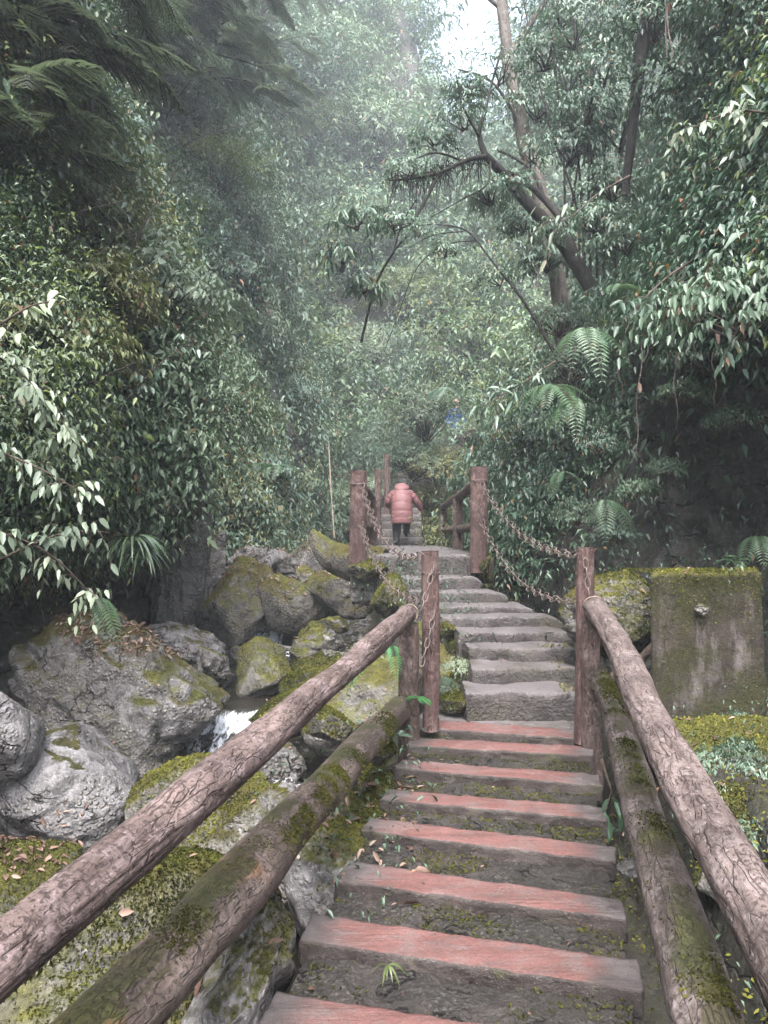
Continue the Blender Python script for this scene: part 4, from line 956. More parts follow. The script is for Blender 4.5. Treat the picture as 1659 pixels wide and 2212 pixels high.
# ------------------------------------------------------------------ walker in a pink quilted coat, seen from behind, bent forward on the stairs
def person_body(name, t, J, E, mat, lv=2):
    me = bpy.data.meshes.new(name); off = OFF[t.name]
    me.from_pydata([tuple(np.array(j[0]) - off) for j in J], E, []); o = bpy.data.objects.new(name, me); COL.objects.link(o); o.parent = t; me.materials.append(mat)
    m = o.modifiers.new('skin', 'SKIN'); s = o.modifiers.new('sub', 'SUBSURF'); s.levels = lv; s.render_levels = lv; m.use_smooth_shade = True
    for v, j in zip(me.skin_vertices[0].data, J): v.radius = (j[1], j[1])
    me.skin_vertices[0].data[0].use_root = True
    return o
MT['skin'] = plain('skin', (.45, .27, .20), .6, 30, .1)
MT['coat'] = plain('pink_quilted_cloth', (.15, .066, .070), .6, 25, .15, .004)
MT['black'] = plain('black_cloth', (.012, .012, .015), .8, 30, .3)
MT['hat'] = plain('dark_knit', (.015, .022, .018), .9, 60, .3)
B0 = D(868, 1178, 15.35); z0 = zd + .005; px, py = B0[0], 15.35
w1 = thing('person', (px, py, z0), 'person from behind in pink quilted coat and black trousers, bent forward on the stairs', 'person')
Q = lambda x, y, z: (px + x, py + y, z0 + z)
# joints: pelvis, waist, chest, neck, head ; arms ; legs (right foot on the next step)
J = [(Q(0, 0, .62), .11), (Q(0, .03, .80), .10), (Q(0, .12, 1.0), .12), (Q(0, .24, 1.13), .055), (Q(.02, .33, 1.17), .085), (Q(.03, .42, 1.18), .075),
     (Q(-.17, .16, 1.06), .05), (Q(-.27, .20, .86), .038), (Q(-.22, .38, .78), .026), (Q(-.21, .43, .77), .03),
     (Q(.17, .16, 1.07), .05), (Q(.31, .18, .88), .038), (Q(.41, .30, .72), .026), (Q(.43, .34, .69), .03),
     (Q(-.09, 0, .55), .085), (Q(-.10, .10, .30), .06), (Q(-.10, .02, .07), .04), (Q(-.10, .12, .04), .035),
     (Q(.09, .02, .56), .085), (Q(.10, .24, .46), .06), (Q(.10, .20, .24), .04), (Q(.10, .30, .215), .035)]
E = [(0, 1), (1, 2), (2, 3), (3, 4), (4, 5), (2, 6), (6, 7), (7, 8), (8, 9), (2, 10), (10, 11), (11, 12), (12, 13), (0, 14), (14, 15), (15, 16), (16, 17), (0, 18), (18, 19), (19, 20), (20, 21)]
nf0 = len(J)
for hx_, hy, hz, b_, s_ in ((-.21, .43, .77, 9, -1), (.43, .34, .69, 13, 1)):   # fingers and thumb
    for f, (dx, l) in enumerate(((-.024, .062), (-.009, .072), (.008, .068), (.022, .055))):
        k = len(J); J += [(Q(hx_ + dx, hy + .03, hz - .01), .009), (Q(hx_ + dx, hy + .03 + l * .6, hz - .035), .008)]; E += [(b_, k), (k, k + 1)]
    k = len(J); J += [(Q(hx_ - s_ * .035, hy + .01, hz), .009), (Q(hx_ - s_ * .045, hy + .04, hz - .015), .008)]; E += [(b_, k), (k, k + 1)]
person_body('body', w1, J, E, MT['skin'], 1)
def loft(rings, seg=40, n=60, bulge=.0, nb=0, phase=0):
    C = np.array([r[0] for r in rings], float); RX = np.array([r[1] for r in rings]); RY = np.array([r[2] for r in rings])
    Pc = catmull(C, n); rx = catmull(RX[:, None], n)[:, 0]; ry = catmull(RY[:, None], n)[:, 0]
    T = unit(np.gradient(Pc, axis=0)); Xa = unit(np.array([1., 0, 0]) - T * T[:, :1]); Ya = np.cross(T, Xa)
    a = np.linspace(0, 2 * math.pi, seg, endpoint=False); u = np.linspace(0, 1, n)
    k = 1 + bulge * (np.abs(np.sin(np.pi * (u * nb + phase))) ** .55 - .6) if nb else np.ones(n)
    V = Pc[:, None] + Xa[:, None] * (np.cos(a)[None, :, None] * (rx * k)[:, None, None]) + Ya[:, None] * (np.sin(a)[None, :, None] * (ry * k)[:, None, None])
    V = V + .006 * fbm(V * 22, 3, 5)[..., None]
    V = V.reshape(-1, 3); i = np.arange(seg)
    V = np.vstack([V, Pc[0], Pc[-1]])
    return V, [grid_faces(n, seg, True), np.stack([np.full(seg, n * seg), (i + 1) % seg, i], -1), np.stack([np.full(seg, n * seg + 1), (n - 1) * seg + i, (n - 1) * seg + (i + 1) % seg], -1)]
coat = part('coat', *join(loft([(Q(.0, -.03, .44), .20, .15), (Q(0, -.01, .60), .215, .16), (Q(0, .02, .80), .205, .155), (Q(0, .10, .98), .205, .15), (Q(0, .19, 1.09), .175, .13), (Q(0, .27, 1.15), .10, .09)], 48, 110, .05, 7),
    loft([(Q(-.14, .16, 1.07), .075, .075), (Q(-.22, .17, .98), .078, .075), (Q(-.275, .20, .87), .068, .066), (Q(-.26, .30, .81), .058, .056), (Q(-.22, .37, .785), .042, .042)], 24, 60, .14, 6),
    loft([(Q(.13, .16, 1.08), .075, .075), (Q(.23, .17, .98), .078, .075), (Q(.315, .19, .875), .066, .066), (Q(.37, .26, .785), .056, .056), (Q(.405, .30, .73), .042, .042)], 24, 60, .14, 6)), MT['coat'], w1)
part('hood', *loft([(Q(0, .05, 1.06), .06, .03), (Q(0, .08, 1.12), .13, .06), (Q(0, .15, 1.17), .15, .075), (Q(.0, .23, 1.19), .13, .08), (Q(0, .30, 1.17), .09, .06)], 30, 40), MT['coat'], w1)
part('trousers', *join(loft([(Q(-.085, 0, .60), .11, .12), (Q(-.10, .09, .33), .085, .09), (Q(-.10, .03, .07), .06, .065)], 20, 24, .04, 5), loft([(Q(.085, .02, .60), .11, .12), (Q(.10, .23, .47), .085, .09), (Q(.10, .20, .24), .06, .065)], 20, 24, .04, 5)), MT['black'], w1)
for sx, sy, sz in ((-.10, .04, .0), (.10, .22, .175)):
    V, Fa = rock_geo(Q(sx, sy + .04, sz + .045), (.05, .13, .05), 4, 3, 20, .02); part('shoe', V, Fa, MT['black'], w1)
V, Fa = rock_geo(Q(.03, .36, 1.255), (.10, .12, .09), 8, 4, 30, .02, sharp=.98); part('hat', V, Fa, MT['hat'], w1)
# second walker, mostly hidden
MT['blue'] = plain('bright_blue_cloth', (.008, .075, .32), .5, 25, .2, .004); MT['pale_pink'] = plain('pale_pink_cloth', (.55, .33, .32), .6, 25, .15)
q0 = D(984, 962, 25.0); px, py, z0 = q0[0], q0[1], q0[2] - .25
w2 = thing('person', (px, py, z0), 'distant person in bright blue, half hidden by leaves on the upper path', 'person')
J = [(Q(0, 0, .85), .12), (Q(0, .02, 1.05), .11), (Q(.02, .04, 1.3), .13), (Q(.03, .05, 1.45), .05), (Q(.05, .06, 1.56), .085), (Q(.05, .06, 1.66), .075),
     (Q(-.19, .05, 1.33), .05), (Q(-.26, .0, 1.08), .04), (Q(-.24, -.12, .9), .03), (Q(.22, .05, 1.33), .05), (Q(.28, .0, 1.08), .04), (Q(.26, -.1, .9), .03),
     (Q(-.09, 0, .8), .085), (Q(-.10, .0, .45), .06), (Q(-.10, .02, .07), .045), (Q(.09, 0, .8), .085), (Q(.10, .0, .45), .06), (Q(.10, .02, .07), .045)]
E = [(0, 1), (1, 2), (2, 3), (3, 4), (4, 5), (2, 6), (6, 7), (7, 8), (2, 9), (9, 10), (10, 11), (0, 12), (12, 13), (13, 14), (0, 15), (15, 16), (16, 17)]
person_body('body', w2, J, E, MT['skin'], 1)
part('jacket', *join(loft([(Q(0, 0, .72), .21, .15), (Q(0, 0, 1.0), .20, .15), (Q(.0, .02, 1.3), .23, .15), (Q(.02, .04, 1.45), .10, .09)], 24, 40, .05, 5), loft([(Q(-.18, .05, 1.36), .07, .07), (Q(-.26, 0, 1.08), .06, .06), (Q(-.24, -.1, .92), .05, .05)], 14, 20), loft([(Q(.2, .05, 1.36), .07, .07), (Q(.28, 0, 1.08), .06, .06), (Q(.26, -.08, .92), .05, .05)], 14, 20)), MT['blue'], w2)
part('trousers', *join(loft([(Q(-.085, 0, .86), .11, .12), (Q(-.10, 0, .45), .085, .09), (Q(-.10, .02, .07), .06, .065)], 14, 16), loft([(Q(.085, 0, .86), .11, .12), (Q(.10, 0, .45), .085, .09), (Q(.10, .02, .07), .06, .065)], 14, 16)), MT['black'], w2)
V, Fa = rock_geo(Q(.05, .06, 1.68), (.13, .14, .09), 8, 3, 30, .02, sharp=.98); part('hat', V, Fa, MT['pale_pink'], w2)

# ------------------------------------------------------------------ undergrowth that clothes the valley sides (nobody could count it)
def surf_points(Gd, n, keep, power=2.0, margin=160, dmin=2.5, flip=1):
    """random points on a grid surface, as many per area of view as the distance allows"""
    a, b, c, d = Gd[:-1, :-1], Gd[1:, :-1], Gd[1:, 1:], Gd[:-1, 1:]
    cen = (a + c) / 2; nr = np.cross(c - a, d - b); ar = np.linalg.norm(nr, axis=-1) / 2; nr = unit(nr) * flip
    u, v, dd = proj(cen); ok = (dd > dmin) & (u > -margin) & (u < 1659 + margin) & (v > -margin * 1.6) & (v < 2212)
    vw = unit(CAM - cen); facing = np.clip((vw * nr).sum(-1) * 1.0 + .25, .08, 1)
    w_ = ar / np.maximum(dd, 3) ** power * facing * ok * keep(cen, nr, u, v, dd)
    w_ = w_.ravel(); k = rng.choice(len(w_), n, p=w_ / w_.sum()); s, t = rng.random((2, n, 1))
    f = lambda q: q.reshape(-1, 3)[k]
    P = (f(a) * (1 - s) + f(b) * s) * (1 - t) + (f(d) * (1 - s) + f(c) * s) * t
    return P, nr.reshape(-1, 3)[k]
def undergrowth(name, label, P, N, mat, Lf, per=5, kind='d', aspect=.42, droop=.5, lift_=.4, tw=3.2, stems=True, bend=.35, depth_exp=.6):
    n = len(P); _, _, dd = proj(P); L = Lf(dd) * np.exp(.38 * vnoise(P * .8, 91) + .18 * rng.normal(size=n)); g = rng
    off = g.random(n)[:, None] ** depth_exp * lift_ * (1 + .8 * fbm(P * .9, 3, 19)[:, None]) * (dd[:, None] ** .35 / 2)
    O = P + N * off * (1 + 1.1 * vnoise(P * .7, 23)[:, None]) + g.normal(size=P.shape) * .06
    Dr = N + g.normal(size=P.shape) * .75 + np.array([0, 0, .25]); Lt = L * tw * g.uniform(.6, 1.3, n)
    gs = []
    for lo, hi in ((0, .5), (.5, 1)):
        pass
    Pl, A, Nn, LL, W, mids, ends = twig_leaves(g, O, Dr, Lt, per, 1.0, aspect, droop, out=N, bend=bend)
    Ls = np.repeat(L, per) * g.uniform(.6, 1.3, n * per)
    lv = leafgeo(Pl, A, Nn, Ls, Ls * aspect * g.uniform(.8, 1.2, n * per), kind)
    o = part(name, *lv, mat, smooth=False); tag(o, label, 'undergrowth', None, 'stuff')
    return O, Dr, Lt
nz_ = lambda P, sc, s: fbm(P * sc, 3, s)
fl_l = np.sign((grid_normals(gl)[70, 100] * np.array([1, 0, 0])).sum())
def keep_left(c, n, u, v, d):
    hz = c[..., 2]; lim = 1.25 + .5 * vnoise(np.stack([c[..., 1] * .8, 0 * hz, 0 * hz], -1), 9) - .0 * d
    lim = np.where(c[..., 1] > 12.5, .75 + .3 * vnoise(c * .8, 4), lim)
    edge = np.abs(c[..., 1] - 10.3) < 2.0
    lim = np.where(edge, 2.6 + .3 * vnoise(c * 1.1, 4), lim)
    return np.clip((hz - lim) * 3, 0, 1) * np.clip(.55 + 1.3 * nz_(c, .55, 31), .05, 1)
def fl(Gd, side):
    a, b, c, d = Gd[:-1, :-1], Gd[1:, :-1], Gd[1:, 1:], Gd[:-1, 1:]
    nr = unit(np.cross(c - a, d - b)); m = nr[..., 0].mean(); return 1 if m * side > 0 else -1
SL = fl(gl, 1); SR = fl(gr, -1)
def keep_right(c, n, u, v, d):
    hz = c[..., 2]; near = np.clip((10.5 - c[..., 1]) / 1.5, 0, 1)
    lip = 3.25 + .35 * vnoise(c * np.array([1.2, 1.2, 0]), 5); g1 = np.clip((hz - lip) * 2.5, 0, 1)
    g2 = np.clip((hz - .9) * 2, 0, 1)
    low = .16 * (u < 1380) * np.clip((hz - .5) * 2, 0, 1) * near + .02 * near
    return np.maximum(g1 * near + g2 * (1 - near), low) * np.clip(.6 + 1.2 * nz_(c, .5, 35), .06, 1)
k3 = lambda s, lo=.55, amp=1.5: (lambda c, n, u, v, d: np.clip(lo + amp * nz_(c, .22, s), .04, 1))
def mul(f, g_): return lambda *a: f(*a) * g_(*a)
LF = lambda a, b: (lambda d: a + b * d)
sp_ = lambda s, thr, gain=4: (lambda c, n, u, v, d: np.clip((nz_(c, .33, s) - thr) * gain, 0, 1))
for name, label, Gd, S, keep, n, mat, Lf, kw in [
    ('undergrowth', 'small leaved undergrowth matted over the left side of the gorge', gl, SL, keep_left, 36000, 'leaf_left', LF(.024, .0042), {}),
    ('undergrowth', 'grey green glossy undergrowth scattered through the left side of the gorge', gl, SL, mul(keep_left, sp_(51, -.05)), 19000, 'leaf_grey', LF(.032, .0045), {}),
    ('undergrowth', 'olive brown undergrowth on the lower left wall', gl, SL, mul(keep_left, mul(sp_(52, -.02), lambda c, n, u, v, d: np.clip((8 - c[..., 2]) / 3, 0, 1))), 12000, 'leaf_olive', LF(.026, .004), {}),
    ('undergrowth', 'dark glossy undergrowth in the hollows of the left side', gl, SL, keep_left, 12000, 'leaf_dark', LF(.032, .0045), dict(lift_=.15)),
    ('undergrowth', 'broad leaved undergrowth hanging over the right overhang', gr, SR, keep_right, 25000, 'leaf_right', LF(.046, .0042), dict(droop=.9, aspect=.40)),
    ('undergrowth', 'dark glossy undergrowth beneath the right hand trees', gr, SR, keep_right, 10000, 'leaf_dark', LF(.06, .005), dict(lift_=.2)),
    ('undergrowth', 'grey green leaves scattered over the right slope', gr, SR, mul(keep_right, sp_(53, .0)), 7000, 'leaf_grey', LF(.05, .0045), dict(droop=.8)),
    ('undergrowth', 'yellow green leafy patches on the left side of the gorge', gl, SL, mul(keep_left, sp_(57, .16, 7)), 3200, 'leaf_lime', LF(.028, .0042), dict(lift_=.5)),
    ('undergrowth', 'yellow green leafy patches low on the closing hillside', gb, 1, mul(sp_(58, .08, 6), lambda c, n, u, v, d: (v > 500) * 1.0), 4000, 'leaf_lime', LF(.05, .0044), dict(lift_=1.3)),
    ('undergrowth', 'yellow green leafy patches on the right slope', gr, SR, mul(keep_right, sp_(59, .18, 7)), 1500, 'leaf_lime', LF(.04, .004), dict(lift_=.5)),
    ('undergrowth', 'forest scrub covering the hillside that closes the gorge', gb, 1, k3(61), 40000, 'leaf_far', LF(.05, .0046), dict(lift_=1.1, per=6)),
    ('undergrowth', 'pale scrub on the hazy hillside that closes the gorge', gb, 1, sp_(62, -.05), 12000, 'leaf_grey', LF(.05, .0046), dict(lift_=1.3, per=6)),
]:
    if Gd is gb:
        nrm = grid_normals(gb); S = 1 if (nrm[..., 1].mean()) < 0 else -1
        a_, b_, c_, d_ = Gd[:-1, :-1], Gd[1:, :-1], Gd[1:, 1:], Gd[:-1, 1:]
        S = -1 if unit(np.cross(c_ - a_, d_ - b_))[..., 1].mean() > 0 else 1
    P, N = surf_points(Gd, n, keep, flip=S)
    undergrowth(name, label, P, N, MT[mat], Lf, **kw)
# leaves on the low banks: behind the stairs, right bank, foot of the left wall
def groundcover(label, n, box, mask, mat, L, per=4, lift_=.1, upmin=.2):
    P, N = scatter_pts(n, *box, mask=mask, upmin=upmin)
    if len(P): undergrowth('ground_plants', label, P, N, MT[mat], lambda d: L + 0 * d, per=per, lift_=lift_)
groundcover('small leafy weeds on the mossy bank beside the concrete block', 420, (1.5, 3.6, 3.2, 7.2), None, 'leaf_right', .032)
groundcover('weeds fringing the mossy stones left of the stone steps', 260, (-.2, .9, 5.2, 9.4), inpix(780, 1230, 1020, 1560), 'leaf_right', .03)
groundcover('weeds and sprigs along the left edge of the red treads', 160, (-.5, .4, 3.0, 5.8), inpix(640, 1500, 900, 1990), 'leaf_right', .03)
groundcover('dusty leaf covered scrub on the low bank right of the far stairs', 2600, (.9, 3.0, 11, 24), None, 'leaf_olive', .07, 5, .5)
groundcover('leafy scrub at the foot of the far left bank', 1500, (-3.5, -.6, 13.8, 24), None, 'leaf_left', .075, 5, .35)
# ------------------------------------------------------------------ shrubs: each one an object, a few plants copied
def proto(name, lv, wd, lmat, wmat, wood='branches', leaf='foliage'):
    m1 = mesh_of(leaf, *lv, MT[lmat], False); m2 = mesh_of(wood, *wd, MT[wmat], True) if wd else None
    return (leaf, m1, wood, m2)
_cache = {}
def remat(me, mat):
    key = (me.name, mat)
    if key not in _cache:
        c = me.copy(); c.materials.clear(); c.materials.append(MT[mat]); _cache[key] = c
    return _cache[key]
def plant(name, pr, p, rz, s, label, cat, group=None, mat=None, tilt=(0, 0)):
    t = bpy.data.objects.new(name, None); COL.objects.link(t); t.empty_display_size = .1; t.location = tuple(p); t.rotation_euler = (tilt[0], tilt[1], rz); t.scale = (s, s, s)
    OFF[t.name] = np.array(p, float); tag(t, label, cat, group)
    a = bpy.data.objects.new(pr[0], remat(pr[1], mat) if mat else pr[1]); COL.objects.link(a); a.parent = t
    if pr[3]: b = bpy.data.objects.new(pr[2], pr[3]); COL.objects.link(b); b.parent = t
    return t
g = np.random.default_rng(99)
SH = [proto('shrub', *shrub_geo(g, (1, 1, .8), 420, 7, .11, droop=.6), 'leaf_left', 'twig'),
      proto('shrub', *shrub_geo(g, (1, .9, .75), 380, 7, .125, droop=.8, aspect=.38), 'leaf_grey', 'twig'),
      proto('shrub', *shrub_geo(g, (1.1, 1, .7), 500, 7, .09, droop=.4), 'leaf_olive', 'twig')]
SHB = [proto('shrub', *shrub_geo(g, (1, 1, .8), 260, 7, .125, droop=1.0, aspect=.36, kind='o'), 'leaf_right', 'twig'),
       proto('shrub', *shrub_geo(g, (1, 1, .7), 230, 6, .135, droop=1.1, aspect=.42, kind='o', tw=.5), 'leaf_grey', 'twig')]
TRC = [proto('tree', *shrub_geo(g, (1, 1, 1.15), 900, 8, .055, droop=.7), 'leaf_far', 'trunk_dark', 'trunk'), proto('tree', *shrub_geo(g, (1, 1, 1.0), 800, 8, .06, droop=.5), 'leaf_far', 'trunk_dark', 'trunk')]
def on_surface(x, y, Gd):
    u, v, d = proj(Gd); k = np.argmin((u - x) ** 2 + (v - y) ** 2 + np.where(d < 1, 1e9, 0)); return Gd.reshape(-1, 3)[k], d.ravel()[k]
def put_shrub(x, y, Gd, protos, s, label, mat=None, group=None, name='shrub', cat='shrub', out=.6, d=None):
    if d is None: p, dd = on_surface(x, y, Gd); p = p + unit(CAM - p) * (s * out + .15 + .012 * dd)
    else: p = D(x, y, d)
    pr = protos[g.integers(len(protos))]
    return plant(name, pr, p, g.uniform(0, 6.28), s, label, cat, group, mat, (g.normal() * .15, g.normal() * .15))
gL = 'shrubs crowding the left wall of the gorge'; gR = 'shrubs crowding the right slope'; gF = 'trees on the far hillside'
for x, y, s, mt, lb in [
    (330, 640, .85, 'leaf_pale', 'pale grey shrub arching out in the middle of the left wall'), (400, 700, .55, 'leaf_pale', 'smaller pale shrub just below the big pale grey one'),
    (60, 560, .75, 'leaf_olive', 'yellow green shrub at the top of the olive thicket by the left edge'), (170, 620, .6, 'leaf_olive', 'olive shrub between the left edge and the pale grey shrub'),
    (90, 740, .6, 'leaf_olive', 'twiggy olive shrub below the yellow green thicket'), (230, 790, .6, 'leaf_olive', 'brownish olive shrub in the middle of the left wall'),
    (180, 900, .5, 'leaf_olive', 'thin brown shrub above the hanging white leaves'), (340, 820, .55, 'leaf_grey', 'dark grey green shrub under the pale one'),
    (405, 880, .4, 'leaf_dark', 'dark shrub overhanging the wet rock corner'), (290, 960, .36, 'leaf_left', 'green shrub above the palm like tuft'),
    (120, 1040, .4, 'leaf_dark', 'dark shrub behind the lowest white leaved branch'), (230, 1110, .36, 'leaf_grey', 'leafy shrub directly above the palm like tuft'),
    (330, 1050, .38, 'leaf_lime', 'fresh green shrub beside the dead brown leaves'), (60, 1180, .36, 'leaf_dark', 'dark leafy shrub at the lip of the left overhang'),
    (560, 720, .9, 'leaf_left', 'rounded green shrub high on the far left bank'), (620, 850, .9, 'leaf_grey', 'greyish shrub halfway down the far left bank'),
    (520, 880, .8, 'leaf_lime', 'yellow green shrub beside the dark rock corner'), (700, 960, .8, 'leaf_left', 'leafy shrub behind the thin cane'),
    (560, 1010, .7, 'leaf_grey', 'low shrub above the shaded ledge of the far bank'), (660, 1060, .6, 'leaf_left', 'ferny shrub hanging over the dark ledge by the cane'),
    (480, 780, .8, 'leaf_dark', 'dark shrub right of the pale grey one'), (560, 560, 1.1, 'leaf_olive', 'brownish shrub under the upper conifer branches'),
    (650, 640, 1.2, 'leaf_grey', 'silvery shrub on the middle of the far left slope'), (480, 600, .9, 'leaf_dark', 'dense dark shrub above the pale one'),
    (740, 780, 1.1, 'leaf_lime', 'light green shrub where the slopes meet'), (760, 900, 1.0, 'leaf_left', 'bushy shrub left above the walker')]:
    put_shrub(x, y, gl, SH, s, lb, mt, gL)
for x, y, s, mt, lb in [
    (1310, 640, .7, 'leaf_right', 'broad leaved shrub below the root of the leaning dark tree'), (1450, 700, .65, 'leaf_right', 'drooping broad leaved shrub over the middle of the overhang'),
    (1590, 640, .6, 'leaf_right', 'broad leaved shrub at the right edge over the overhang'), (1560, 480, .6, 'leaf_grey', 'pale grey leaved shrub at the right edge'),
    (1420, 500, .7, 'leaf_right', 'dense shrub behind the thin sapling stems'), (1610, 330, .65, 'leaf_grey', 'bright leaved shrub high at the right edge'),
    (1480, 330, .8, 'leaf_left', 'small leaved shrub high on the right slope'), (1380, 420, .8, 'leaf_left', 'light green shrub right of the saplings'),
    (1180, 720, .8, 'leaf_right', 'shrub at the foot of the pale trunk'), (1100, 800, .7, 'leaf_grey', 'feathery grey green shrub above the second walker'),
    (1060, 900, .6, 'leaf_right', 'leafy shrub just right of the second walker'), (1150, 960, .55, 'leaf_dark', 'dark shrub under the big ferns'),
    (1090, 1040, .5, 'leaf_left', 'small shrub behind the knotted bridge post'), (1180, 1080, .4, 'leaf_right', 'fresh green shrub above the right hand chains'),
    (1240, 860, .5, 'leaf_right', 'shrub hanging beside the big ferns'), (1360, 780, .45, 'leaf_dark', 'dark shrub hanging from the lip of the overhang'),
    (1550, 770, .45, 'leaf_right', 'thin shrub hanging from the lip near the right edge'), (1030, 740, .9, 'leaf_lime', 'yellow green shrub left of the pale trunk'),
    (1000, 1060, .45, 'leaf_olive', 'brown leafy shrub on the bank above the bridge railing'), (1250, 560, .7, 'leaf_dark', 'dark shrub around the base of the leaning tree')]:
    put_shrub(x, y, gr, SHB if s < .75 else SH, s, lb, mt, gR)
for x, y, d, s, mt, lb in [(1212, 700, 11.6, .45, 'leaf_right', 'shrub hiding the foot of the pale trunk'), (1225, 800, 11.3, .5, 'leaf_left', 'leafy shrub under the foot of the pale trunk'), (1235, 905, 10.6, .45, 'leaf_dark', 'dark shrub low under the pale trunk'),
    (1295, 960, 7.4, .22, 'leaf_right', 'small plant hanging on the dark wall above the right post'), (1370, 1060, 7.3, .2, 'leaf_dark', 'dark plant on the wall above the mossy bank'), (1250, 1110, 7.8, .26, 'leaf_right', 'plant on the wall just left of the right post'),
    (1440, 1010, 7.0, .16, 'leaf_right', 'little plant clinging to the bare wall above the block'), (1325, 1160, 7.2, .2, 'leaf_grey', 'plant at the foot of the dark wall beside the right post'), (1480, 850, 6.6, .2, 'leaf_dark', 'plant dangling in the shade of the overhang'), (1590, 900, 6.4, .2, 'leaf_dark', 'dark plant near the right edge under the overhang')]:
    put_shrub(x, y, gr, SHB, s, lb, mt, gR, d=d)
for x, y, s, mt, lb in [
    (645, 330, 2.3, 'leaf_lime', 'bright yellow green tree crown on the left slope'), (455, 370, 1.6, 'leaf_lime', 'smaller yellow green crown among the dark conifers'),
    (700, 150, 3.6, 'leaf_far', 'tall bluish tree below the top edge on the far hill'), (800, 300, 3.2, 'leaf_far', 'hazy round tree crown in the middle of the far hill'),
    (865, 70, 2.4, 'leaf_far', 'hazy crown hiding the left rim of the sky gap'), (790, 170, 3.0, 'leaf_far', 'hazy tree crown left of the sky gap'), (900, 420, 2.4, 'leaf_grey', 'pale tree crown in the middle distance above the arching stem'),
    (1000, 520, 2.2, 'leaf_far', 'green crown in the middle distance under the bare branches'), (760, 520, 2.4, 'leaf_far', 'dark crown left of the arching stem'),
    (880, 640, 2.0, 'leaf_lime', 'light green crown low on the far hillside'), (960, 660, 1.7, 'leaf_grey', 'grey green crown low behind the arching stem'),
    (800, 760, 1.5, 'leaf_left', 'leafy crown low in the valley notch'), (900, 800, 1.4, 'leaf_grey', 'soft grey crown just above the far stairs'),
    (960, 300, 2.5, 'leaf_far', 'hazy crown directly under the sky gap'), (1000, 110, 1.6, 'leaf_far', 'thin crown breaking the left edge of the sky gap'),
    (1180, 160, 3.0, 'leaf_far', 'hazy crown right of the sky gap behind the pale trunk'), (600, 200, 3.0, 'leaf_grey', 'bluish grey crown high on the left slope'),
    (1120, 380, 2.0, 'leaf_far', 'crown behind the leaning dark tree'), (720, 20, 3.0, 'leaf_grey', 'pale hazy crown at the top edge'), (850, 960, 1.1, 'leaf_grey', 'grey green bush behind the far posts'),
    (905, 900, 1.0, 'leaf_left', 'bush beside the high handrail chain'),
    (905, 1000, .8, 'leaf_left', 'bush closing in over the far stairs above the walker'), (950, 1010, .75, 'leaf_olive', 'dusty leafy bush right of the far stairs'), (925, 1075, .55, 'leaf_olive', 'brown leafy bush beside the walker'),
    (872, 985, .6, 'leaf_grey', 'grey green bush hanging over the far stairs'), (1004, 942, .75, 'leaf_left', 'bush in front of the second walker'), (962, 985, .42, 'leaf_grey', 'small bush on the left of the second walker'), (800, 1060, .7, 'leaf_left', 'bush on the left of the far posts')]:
    if x < 700 and y < 400: p_, d = on_surface(x, y, gl); d -= .8; s = s * d / 28
    elif 'second walker' in lb: d = 23.6
    elif y > 890: d = 22 if y < 970 and x < 900 else 18.5
    
    else: d = None
    if 880 < x < 1130 and y < 330: continue
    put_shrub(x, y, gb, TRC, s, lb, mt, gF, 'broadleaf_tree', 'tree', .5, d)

# ------------------------------------------------------------------ conifer branches reaching in from the upper left
spray, (c0, c1) = conifer_spray(g)
CP = leafgeo(*spray[:3], spray[3], spray[3] * .30, 'd', .1, .1)
Pc = [proto('conifer', CP, segs(c0, c1, .006, .003), 'leaf_conifer', 'trunk_dark', 'limb')]
def conifer(label, base, top, r, sprays, azc, spread, smin, smax, seed, shiftz=0):
    gg = np.random.default_rng(seed); t = thing('conifer_tree', base, label, 'tree', 'conifers at the upper left')
    V, Fs = tube([base, base * .5 + top * .5, top], [r, r * .8, r * .55], 20, 60, r * .1, 10, .2, seed, True); part('trunk', V, Fs, MT['trunk_dark'], t)
    U = []; W = []
    sp0, sa, sn, sl_ = spray; sl_ = sl_ * 1.5
    for i in range(sprays):
        h = gg.uniform(.12, 1); o = base * (1 - h) + top * h; az = azc + gg.uniform(-spread, spread); s0 = gg.uniform(smin, smax)
        limb = np.array([math.cos(az), math.sin(az), -.12]); end = o + limb * s0 * 2.2 + np.array([0, 0, -.25 * s0])
        W.append(tube([o, (o + end) / 2 + (0, 0, .12), end], [.035, .02, .008], 6, 8, cap=False))
        for k in range(7):
            f = gg.uniform(.25, 1.0); q = o * (1 - f) + end * f + (0, 0, .1 * math.sin(f * 3)); a2 = az + gg.normal() * .75; Rm = rotz(a2) @ roty(gg.uniform(-.1, .35)) @ rotx(gg.normal() * .25); ss = gg.uniform(.55, 1.0)
            U.append(leafgeo(sp0 @ Rm.T * ss + q, sa @ Rm.T, sn @ Rm.T, sl_ * ss, sl_ * ss * .42, 'd', .1, .1)); W.append(segs(c0 @ Rm.T * ss + q, c1 @ Rm.T * ss + q, .006, .003))
    part('foliage', *join(*U), MT['leaf_conifer'], t, False); part('limbs', *join(*W), MT['trunk_dark'], t).name = 'limb'
def on_wall(x, y, up, lean=0):
    p, d = on_surface(x, y, gl); q = p + unit(CAM - p) * .5; return q, q + np.array([lean, -.4, up])
conifer('dark conifer with feathery drooping branches filling the top left corner', *on_wall(150, 330, 7), .07, 24, -.9, 1.3, .5, 1.0, 1)
conifer('dark conifer with layered sprays between the corner and the slender one', *on_wall(290, 300, 7, .4), .07, 32, -.9, 1.4, .5, 1.1, 11)
conifer('conifer whose grey drooping sprays reach in from the left edge', D(-90, 640, 6.9), D(-70, -380, 7.1), .07, 17, -.35, .7, .4, .75, 2)
conifer('slender conifer with fine blue green branches left of the top centre', *on_wall(430, 300, 9, -.3), .10, 44, -.9, 1.6, .6, 1.2, 3)
